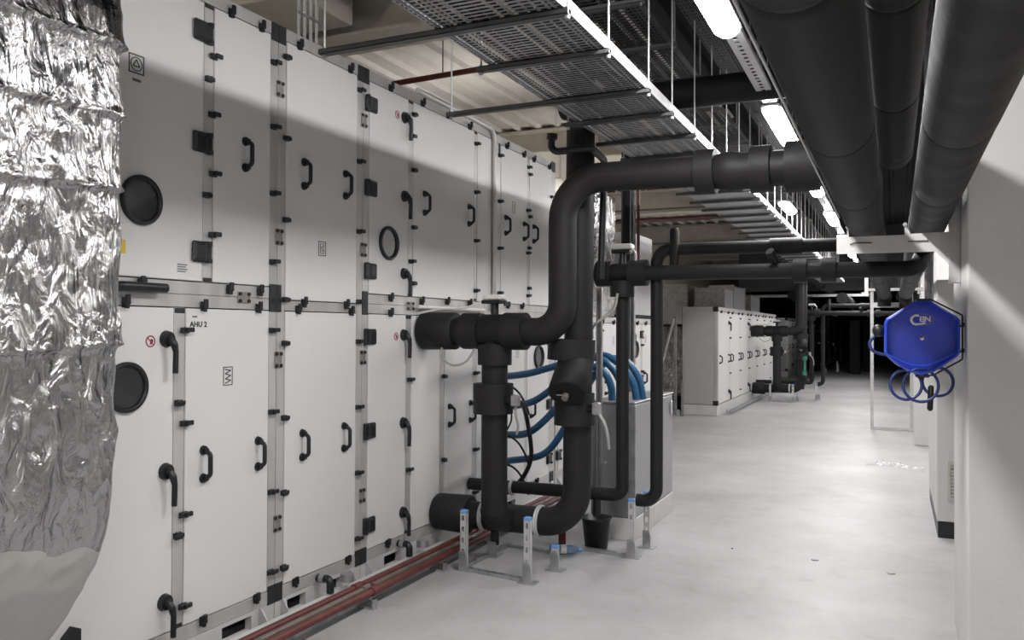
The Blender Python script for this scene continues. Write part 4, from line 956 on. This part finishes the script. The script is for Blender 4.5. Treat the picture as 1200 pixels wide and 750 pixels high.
# ------------------------------------------------------------------ blue hose reel on the pier
def reel():
    Y = 4.38
    t = thing('hose_reel', 'blue hexagonal hose reel on the white pier', 'hose reel', (0.12, Y, 1.565))
    pts = [(0.085, 1.742), (0.158, 1.742), (0.262, 1.668), (0.276, 1.652), (0.276, 1.500), (0.262, 1.480), (0.168, 1.410), (0.115, 1.392), (0.070, 1.404), (0.005, 1.442), (-0.036, 1.482), (-0.044, 1.498), (-0.044, 1.640), (-0.034, 1.660)]
    cx = 0.118; cz = 1.568; n = len(pts); rings = []
    m = MB()
    for (s, y) in ((0.97, Y+0.06), (1.0, Y+0.05), (1.0, Y-0.05), (0.985, Y-0.066), (0.96, Y-0.074), (0.93, Y-0.0765)):
        rings.append(len(m.v)); m.v += [(cx+(x-cx)*s, y, cz+(z-cz)*s) for x, z in pts]
    for a, b in zip(rings, rings[1:]):
        for i in range(n): j = (i+1) % n; m.f.append((a+i, a+j, b+j, b+i)); m.sm.append(False)
    m.f.append(tuple(range(n))[::-1]); m.sm.append(False)
    part('cover', m, 'blue', t)
    part('cover_rib', MB().tube(bend([(-0.03, Y-0.073, 1.49), (0.11, Y-0.074, 1.415), (0.255, Y-0.073, 1.50)], 0.16, 8), 0.004, 6), 'blue', t)
    part('hub_knob', MB().cyl((cx, Y-0.078, 1.567), (cx, Y-0.094, 1.567), 0.015, 0.012, 16).sphere((cx, Y-0.094, 1.567), 0.012), 'chrome', t)
    m = MB(); 
    path = bend([(0.10, Y+0.045, 1.752), (0.158, Y+0.045, 1.752), (0.291, Y+0.045, 1.676), (0.291, Y+0.045, 1.468), (0.168, Y+0.045, 1.390), (0.10, Y+0.045, 1.386)], 0.012, 3)
    m.tube(path, 0.004, 8); m.box(0.286, 0.299, Y+0.035, Y+0.055, 1.50, 1.52); m.box(0.286, 0.299, Y+0.035, Y+0.055, 1.62, 1.64); m.box(0.27, 0.29, Y+0.042, Y+0.048, 1.50, 1.51); m.box(0.27, 0.29, Y+0.042, Y+0.048, 1.62, 1.63); part('wire_frame', m, 'black', t)
    part('top_bracket', MB().box(0.095, 0.155, Y-0.05, Y+0.055, 1.738, 1.752, 0.003), 'black', t); part('bottom_bracket', MB().box(0.09, 0.15, Y-0.05, Y+0.055, 1.383, 1.397, 0.003), 'black', t)
    m = MB(); 
    for (x, z) in ((0.0, 1.635), (0.26, 1.575), (0.0, 1.485), (0.25, 1.655)): m.cyl((x, Y-0.071, z), (x, Y-0.076, z), 0.006, None, 10)
    part('screw', m, 'reelhose', t)
    part('stop_ball', MB().sphere((-0.068, Y, 1.602), 0.030, 16, 10), 'black', t)
    h = MB(); h.tube(spline([(-0.04, Y, 1.60), (-0.075, Y+0.02, 1.585), (-0.108, Y+0.01, 1.545), (-0.095, Y, 1.505), (-0.06, Y, 1.490), (-0.036, Y, 1.486)]), 0.0075, 10)
    def loop(cx_, cz_, r, yy): h.tube([(cx_+r*math.cos(2*PI*i/28), yy+0.012*math.sin(2*PI*i/28), cz_+r*1.02*math.sin(2*PI*i/28)) for i in range(29)], 0.0072, 10, cap=False)
    loop(0.050, 1.345, 0.068, Y-0.02); loop(0.112, 1.345, 0.075, Y-0.035); loop(0.185, 1.362, 0.065, Y+0.0)
    part('hose', h, 'reelhose', t)
    part('coupling', MB().tube([(0.160, Y-0.02, 1.345), (0.156, Y-0.02, 1.335), (0.152, Y-0.02, 1.235), (0.152, Y-0.02, 1.225)], [0.008, 0.013, 0.013, 0.006], 12), 'black', t)
    # oval badge with lettering
    b = MB(); e = [(0.116+0.052*math.cos(2*PI*i/28), Y-0.0785, 1.655+0.028*math.sin(2*PI*i/28)) for i in range(29)]; b.tube(e, 0.0016, 6, cap=False)
    e = [(0.116+0.046*math.cos(2*PI*i/28), Y-0.0785, 1.655+0.023*math.sin(2*PI*i/28)) for i in range(29)]; b.tube(e, 0.0010, 6, cap=False)
    part('badge_outline', b, 'inkgrey', t)
    sw = MB()
    arc = [(0.093+0.020*math.cos(a), Y-0.079, 1.653+0.021*math.sin(a)) for a in [PI*0.30+PI*1.25*i/14 for i in range(15)]]
    arc += [(0.115, Y-0.079, 1.634), (0.135, Y-0.079, 1.636)]
    sw.tube(arc, [0.002]+[0.0055]*(len(arc)-3)+[0.004, 0.002], 6); part('badge_swoosh', sw, 'white', t)
    o = inst('lettering', text_mesh('EJN', 0.034, 'lettering', 'white', 0.9, 0.0008), t, (0.130, Y-0.0815, 1.655)); o.rotation_euler = (PI/2, 0, 0)
reel()

# round junction box at frame edge of the pier
single('cable_gland', MB().ring((0.655, 4.244, 0.14), (0, 1, 0), 0.036, 0.008, 20, 6), 'cream', 'pale round gland ring on the pier at the right edge', 'fitting')

# white cabinet beyond the pier
t = thing('wall_cabinet', 'tall white cabinet beyond the pier with a small cream vent', 'cabinet', (0.75, 7.8, 0))
part('plinth', MB().box(0.305, 1.2, 7.23, 8.9, 0, 0.13, 0.003), 'black', t)
part('body', MB().box(0.300, 1.2, 7.22, 8.9, 0.13, 2.0, 0.004), 'cabinet', t)
v = part('vent_frame', MB().box(0.372, 0.56, 7.205, 7.219, 0.30, 0.325).box(0.372, 0.56, 7.205, 7.219, 0.575, 0.60).box(0.372, 0.39, 7.205, 7.219, 0.325, 0.575).box(0.542, 0.56, 7.205, 7.219, 0.325, 0.575), 'cream', t)
for i in range(9): part('slat', MB().prism([(7.208, 0.330+i*0.027), (7.219, 0.340+i*0.027), (7.219, 0.346+i*0.027), (7.206, 0.336+i*0.027)], 'x', 0.39, 0.542), 'cream', v)
# rack frame with the pipe ends, deep in the hall
t = thing('pipe_rack', 'pale tubular rack standing under the far ends of the overhead pipes', 'rack', (-0.04, 14.7, 0))
for x in (-0.33, 0.25): part('leg', MB().box(x-0.025, x+0.025, 14.68, 14.73, 0, 2.25), 'galvlight', t)
part('floor_bar', MB().box(-0.305, 0.225, 14.685, 14.725, 0.012, 0.045), 'galvlight', t)
part('cross_bar', MB().box(-0.40, 0.42, 14.62, 14.80, 2.25, 2.29), 'galvlight', t)
part('cross_bar', MB().box(-0.305, 0.225, 14.68, 14.73, 1.98, 2.06), 'galvlight', t)
for x, lab in ((-0.21, 'left black flanged pipe end on the far rack'), (0.20, 'right black flanged pipe end on the far rack')):
    q = thing('flanged_pipe', lab, 'pipe', (x, 14.9, 2.1), 'flanged pipe ends on the rack')
    part('pipe', MB().cyl((x, 14.92, 2.20), (x, 14.92, 2.62), 0.145, None, 20), 'rubber', q)
    part('flange', MB().tube([(x, 14.92, 2.08), (x, 14.92, 2.12), (x, 14.92, 2.2)], [0.08, 0.17, 0.175], 20), 'rubber2', q)
single('hanger_channel', MB().box(-0.30, -0.262, 10.0, 10.04, 2.00, 4.55).box(-0.33, -0.30, 10.0, 10.04, 2.00, 2.03), 'white', 'bright slotted hanger channel in front of the far rack', 'channel')
strut('strut_upright', 0.24, 7.05, 1.80, 4.55, 'perforated strut hanging beside the overhead pipes at the wall', 0.06)
single('pedestal_box', MB().box(0.25, 0.62, 12.9, 13.5, 0.0, 1.28, 0.01), 'cabinet', 'pale grey floor box behind the rack', 'box')

# plastic film and debris on the floor
m = MB(); nx, ny = 34, 12
for i in range(nx+1):
    for j in range(ny+1):
        u = i/nx; v = j/ny; x = -0.32+0.62*u; y = 10.65+0.30*v+0.15*math.sin(u*5)
        m.v.append((x, y, 0.003+0.030*abs(noise.noise(Vector((x*14, y*14, 0))))+0.012*abs(noise.noise(Vector((x*40, y*40, 2))))))
for i in range(nx):
    for j in range(ny): a = i*(ny+1)+j; m.f.append((a, a+ny+1, a+ny+2, a+1)); m.sm.append(False)
single('plastic_film', m, 'film', 'crumpled clear plastic film lying on the floor by the white cabinet', 'film')
for i, (x, y, lab) in enumerate(((-0.02, 6.03, 'small grey scrap on the floor before the pier'), (0.02, 4.72, 'grey fleck on the floor near the bottom right corner'), (-0.50, 6.15, 'flat grey scrap in the middle of the floor'), (-1.08, 6.2, 'dark pebble on the open floor'))):
    m = MB(); n = 7; R = (0.035, 0.03, 0.028, 0.012)[i]
    m.prism([(x+R*(0.6+0.5*random.random())*math.cos(2*PI*k/n), y+R*0.8*(0.6+0.5*random.random())*math.sin(2*PI*k/n)) for k in range(n)], 'z', 0, 0.006)
    single('floor_scrap', m, 'cable' if i < 3 else 'ink', lab, 'scrap', 'scraps on the floor')

# ------------------------------------------------------------------ second and third units down the hall
def far_unit(label, xf, y0, y1, h, n, end_label):
    t = thing('air_handling_unit', label, 'air handler', (xf-0.8, (y0+y1)/2, 0), 'white air handling unit sections')
    part('casing', MB().box(xf-0.66, xf-0.03, y0+0.03, y1, 0.13, h-0.01), 'case', t)
    part('end_panel', MB().box(xf-0.63, xf-0.07, y0, y0+0.035, 0.21, h-0.03, 0.004), 'alu_end', t)
    part('end_frame', MB().box(xf-0.66, xf, y0+0.004, y0+0.03, h-0.028, h).box(xf-0.066, xf-0.005, y0+0.001, y0+0.03, 0.21, h-0.03).box(xf-0.66, xf-0.632, y0+0.004, y0+0.03, 0.13, h-0.03), 'alu', t)
    part('base_frame', MB().box(xf-0.66, xf-0.01, y0, y1, 0, 0.20, 0.004), 'plinth', t)
    part('corner_block', MB().box(xf-0.09, xf+0.004, y0-0.004, y0+0.08, h-0.09, h+0.002, 0.004), 'corner', t)
    part('corner_block', MB().box(xf-0.09, xf+0.004, y0-0.004, y0+0.08, 0.195, 0.285, 0.004), 'corner', t)
    w = (y1-y0-0.08)/n
    part('rail_profile', MB().box(xf-0.03, xf-0.002, y0+0.08, y1, h-0.08, h), 'alu', t)
    for i in range(n):
        a = y0+0.08+i*w; b = a+w-0.05
        o = part('door', MB().box(xf-0.03, xf, a, b, 0.22, h-0.09, 0.003), 'panel', t)
        inst('grip_handle', GRIP, o, (xf, a+0.12, 1.05)); inst('grip_handle', GRIP, o, (xf, b-0.12, 1.05))
        for z in (0.35, 0.75, 1.45, 1.85): inst('panel_clamp', CLAMP, t, (xf, b+0.02, z))
        if i in (0, 2): inst('lever_handle', LEVER, o, (xf, b-0.1, 1.75)); inst('lever_handle', LEVER, o, (xf, b-0.1, 0.4))
        for q in (a+0.2, b-0.2): inst('panel_clamp', CLAMP, t, (xf, q, h-0.09), (PI/2, 0, 0))
        part('upright_profile', MB().box(xf-0.03, xf-0.002, b+0.004, a+w-0.004, 0.22, h-0.09), 'alu', t)
    part('floor_pipe', MB().tube([(xf+0.12, y0+0.3, 0.07), (xf+0.12, y1, 0.07)], 0.02, 8).tube([(xf+0.18, y0+0.3, 0.06), (xf+0.18, y1, 0.06)], 0.018, 8), 'galv', t)
    return t
u2 = far_unit('white air handling unit beyond the gap, its grey end panel in view', -2.985, 15.6, 24.0, 2.04, 7, '')
far_unit('white air handling unit of the third row in the far dark', -3.35, 30.0, 38.0, 2.04, 6, '')
t = thing('duct_box', 'grey duct box spanning the gap left of the second white unit', 'duct', (-4.3, 15.9, 0))
part('body', MB().box(-5.2, -3.66, 15.62, 17.5, 1.72, 2.05, 0.005), 'alu_end', t)
part('foil_body', MB().box(-4.6, -3.70, 16.2, 17.4, 0.3, 1.715, 0.05), 'foil', t, 'silver foil wrapped lower part')
part('support', MB().box(-4.5, -3.75, 16.4, 17.2, 0, 0.3), 'case', t)
t = thing('brace_frame', 'grey steel post with a slanting brace beside the second white unit', 'frame', (-3.75, 15.3, 0))
part('post', MB().box(-3.735, -3.685, 15.28, 15.33, 0, 1.86), 'galv', t)
part('short_post', MB().box(-3.60, -3.56, 15.30, 15.34, 0, 0.62), 'galv', t)
part('foot', MB().box(-3.76, -3.62, 15.25, 15.36, 0, 0.02).box(-3.68, -3.63, 15.27, 15.33, 0.02, 0.12), 'galvlight', t)
m = MB(); m.tube([(-3.73, 15.27, 1.82), (-4.12, 15.27, 0.35)], 0.026, 4, sm=False); part('brace', m, 'galv', t)
# silver duct pieces on top of the second unit
for i, (x0, x1, y0, y1, z0, z1, lab) in enumerate(((-3.62, -3.05, 16.6, 17.6, 2.045, 2.43, 'first silver duct box on top of the second white unit'), (-3.60, -3.1, 17.9, 19.4, 2.045, 2.55, 'second silver duct box on top of the second white unit'),
        (-4.5, -3.75, 16.4, 17.2, 2.055, 2.50, 'grey duct box on top of the gap duct'), (-3.5, -3.1, 20.2, 21.6, 2.045, 2.42, 'third silver duct box on top of the second white unit'))):
    m = MB(); m.box(x0, x1, y0, y1, z0, z1, 0.006); m.box(x0-0.015, x1+0.015, y0-0.01, y0+0.02, z0, z1+0.015); m.box(x0-0.015, x1+0.015, y1-0.02, y1+0.01, z0, z1+0.015)
    single('silver_duct', m, 'galv', lab, 'duct', 'silver ducts on the far unit')
# plenum and foil duct above the low section
t = thing('plenum_box', 'grey plenum box standing on the low white unit', 'duct', (-3.6, 10.4, 1.75))
part('body', MB().box(-4.4, -3.06, 10.22, 11.27, 1.78, 2.86, 0.006), 'alu_end', t); part('base_trim', MB().box(-4.42, -3.05, 10.2, 11.29, 1.752, 1.80), 'case', t)
m = MB()
for z in (1.86, 1.95): m.cyl((-3.061, 10.4, z), (-3.055, 10.4, z), 0.015, None, 8)
part('knockout', m, 'black', t)
def small_foil():
    t = thing('foil_duct', 'small crinkled foil duct seen between the risers above the low unit', 'duct', (-3.5, 8.9, 1.76))
    m = MB(); N, K = 40, 60
    for i in range(K+1):
        z = 1.76+1.45*i/K
        for j in range(N):
            a = 2*PI*j/N; c, s = math.cos(a), math.sin(a); rx = 0.40/(abs(c)**6+abs(s)**6)**(1/6); x, y = -3.50+rx*c, 9.46+rx*s
            d = 0.02*noise.fractal(Vector((x*5, y*5, z*4)), 0.9, 2.1, 3); m.v.append((x+c*d, y+s*d, z))
    for i in range(K):
        for j in range(N): j2 = (j+1) % N; m.f.append((i*N+j, i*N+j2, (i+1)*N+j2, (i+1)*N+j)); m.sm.append(True)
    m.f.append(tuple(K*N+j for j in range(N))); m.sm.append(False)
    part('wrap', m, 'foil', t)
small_foil()
# red branch pipes and white duct behind the units
single('sprinkler_pipe', MB().tube([(-4.6, 6.9, 4.02), (-2.0, 6.75, 4.02)], 0.028, 10).cyl((-3.9, 6.85, 4.02), (-3.9, 6.85, 4.58), 0.006, None, 8), 'red', 'red sprinkler pipe crossing under the roof deck, nearest', 'pipe', 'red sprinkler pipes')
single('sprinkler_pipe', MB().tube([(-6.0, 12.4, 3.95), (-2.0, 12.4, 3.95)], 0.03, 10).cyl((-4.0, 12.4, 3.95), (-4.0, 12.4, 4.58), 0.006, None, 8), 'red', 'red sprinkler pipe beyond the second roof beam', 'pipe', 'red sprinkler pipes')
single('sprinkler_pipe', MB().tube([(-6.98, 17.5, 3.98), (-2.0, 17.5, 3.98)], 0.05, 10).cyl((-4.0, 17.5, 3.98), (-4.0, 17.5, 4.6), 0.006, None, 8), 'red', 'red sprinkler pipe deep in the hall above the second unit', 'pipe', 'red sprinkler pipes')
t = thing('white_duct', 'white boxed duct above the last tall unit, under the red pipe', 'duct', (-4.6, 10.0, 3.5))
part('body', MB().box(-5.6, -3.7, 9.4, 10.6, 3.45, 3.80, 0.01), 'beam', t)
for x in (-5.3, -4.0): part('hanger', MB().cyl((x, 10.0, 3.8), (x, 10.0, 4.58), 0.006, None, 8), 'galvlight', t)
for i, (y, z) in enumerate(((13.5, 3.6), (15.0, 3.62), (19.8, 3.7), (21.5, 3.7))):
    strut_bar(-5.6, -2.42, y, z, '%s strut hung low under the light roof deck, counting away from the camera' % ORD[i], 'struts under the light roof deck')
    for x in (-5.5, -2.5): single('hanger_rod', MB().cyl((x, y, z), (x, y, 4.58), 0.006, None, 8), 'galvlight', 'thin hanger rod at the %s end of the %s strut under the light deck' % ('corridor' if x > -3 else 'wall', ORD[i]), 'rod', 'hanger rods under the light roof deck')
# dark pipework and racks at the far end
for i, (x, z, r) in enumerate(((-2.6, 2.6, 0.14), (-1.9, 2.9, 0.12), (-1.3, 2.5, 0.16), (-0.6, 2.75, 0.12))):
    single('far_pipe', MB().tube([(x, 24.5, z), (x, 45.5, z)], r, 14), 'rubber2', 'black pipe running into the far dark, %s from the left' % ('first', 'second', 'third', 'fourth')[i], 'pipe', 'black pipes in the far dark')
single('header_bar', MB().box(-3.9, -0.3, 24.6, 24.7, 2.55, 2.62), 'galv', 'long grey cross bar high at the start of the far dark', 'bar')
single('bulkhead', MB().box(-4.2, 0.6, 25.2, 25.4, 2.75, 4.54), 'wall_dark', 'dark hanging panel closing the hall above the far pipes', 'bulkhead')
for i, x in enumerate((-1.5, -1.1, 0.2)):
    single('dark_rack', MB().box(x, x+0.35, 33+i*2, 34+i*2, 0, 2.0, 0.01), 'case', 'dark equipment rack in the far dark, %s from the left' % ('first', 'second', 'third')[i], 'rack', 'dark racks at the far end')
t = thing('butterfly_valve', 'small teal valve on the second pipe station', 'valve', (-1.92, 19.55, 0.9))
part('body', MB().cyl((-1.82, 19.55, 0.94), (-1.82, 19.55, 1.02), 0.05, None, 12).cyl((-1.82, 19.55, 0.60), (-1.82, 19.55, 0.68), 0.05, None, 12).cyl((-1.82, 19.55, 0.66), (-1.82, 19.55, 0.96), 0.02, None, 10), 'teal', t)
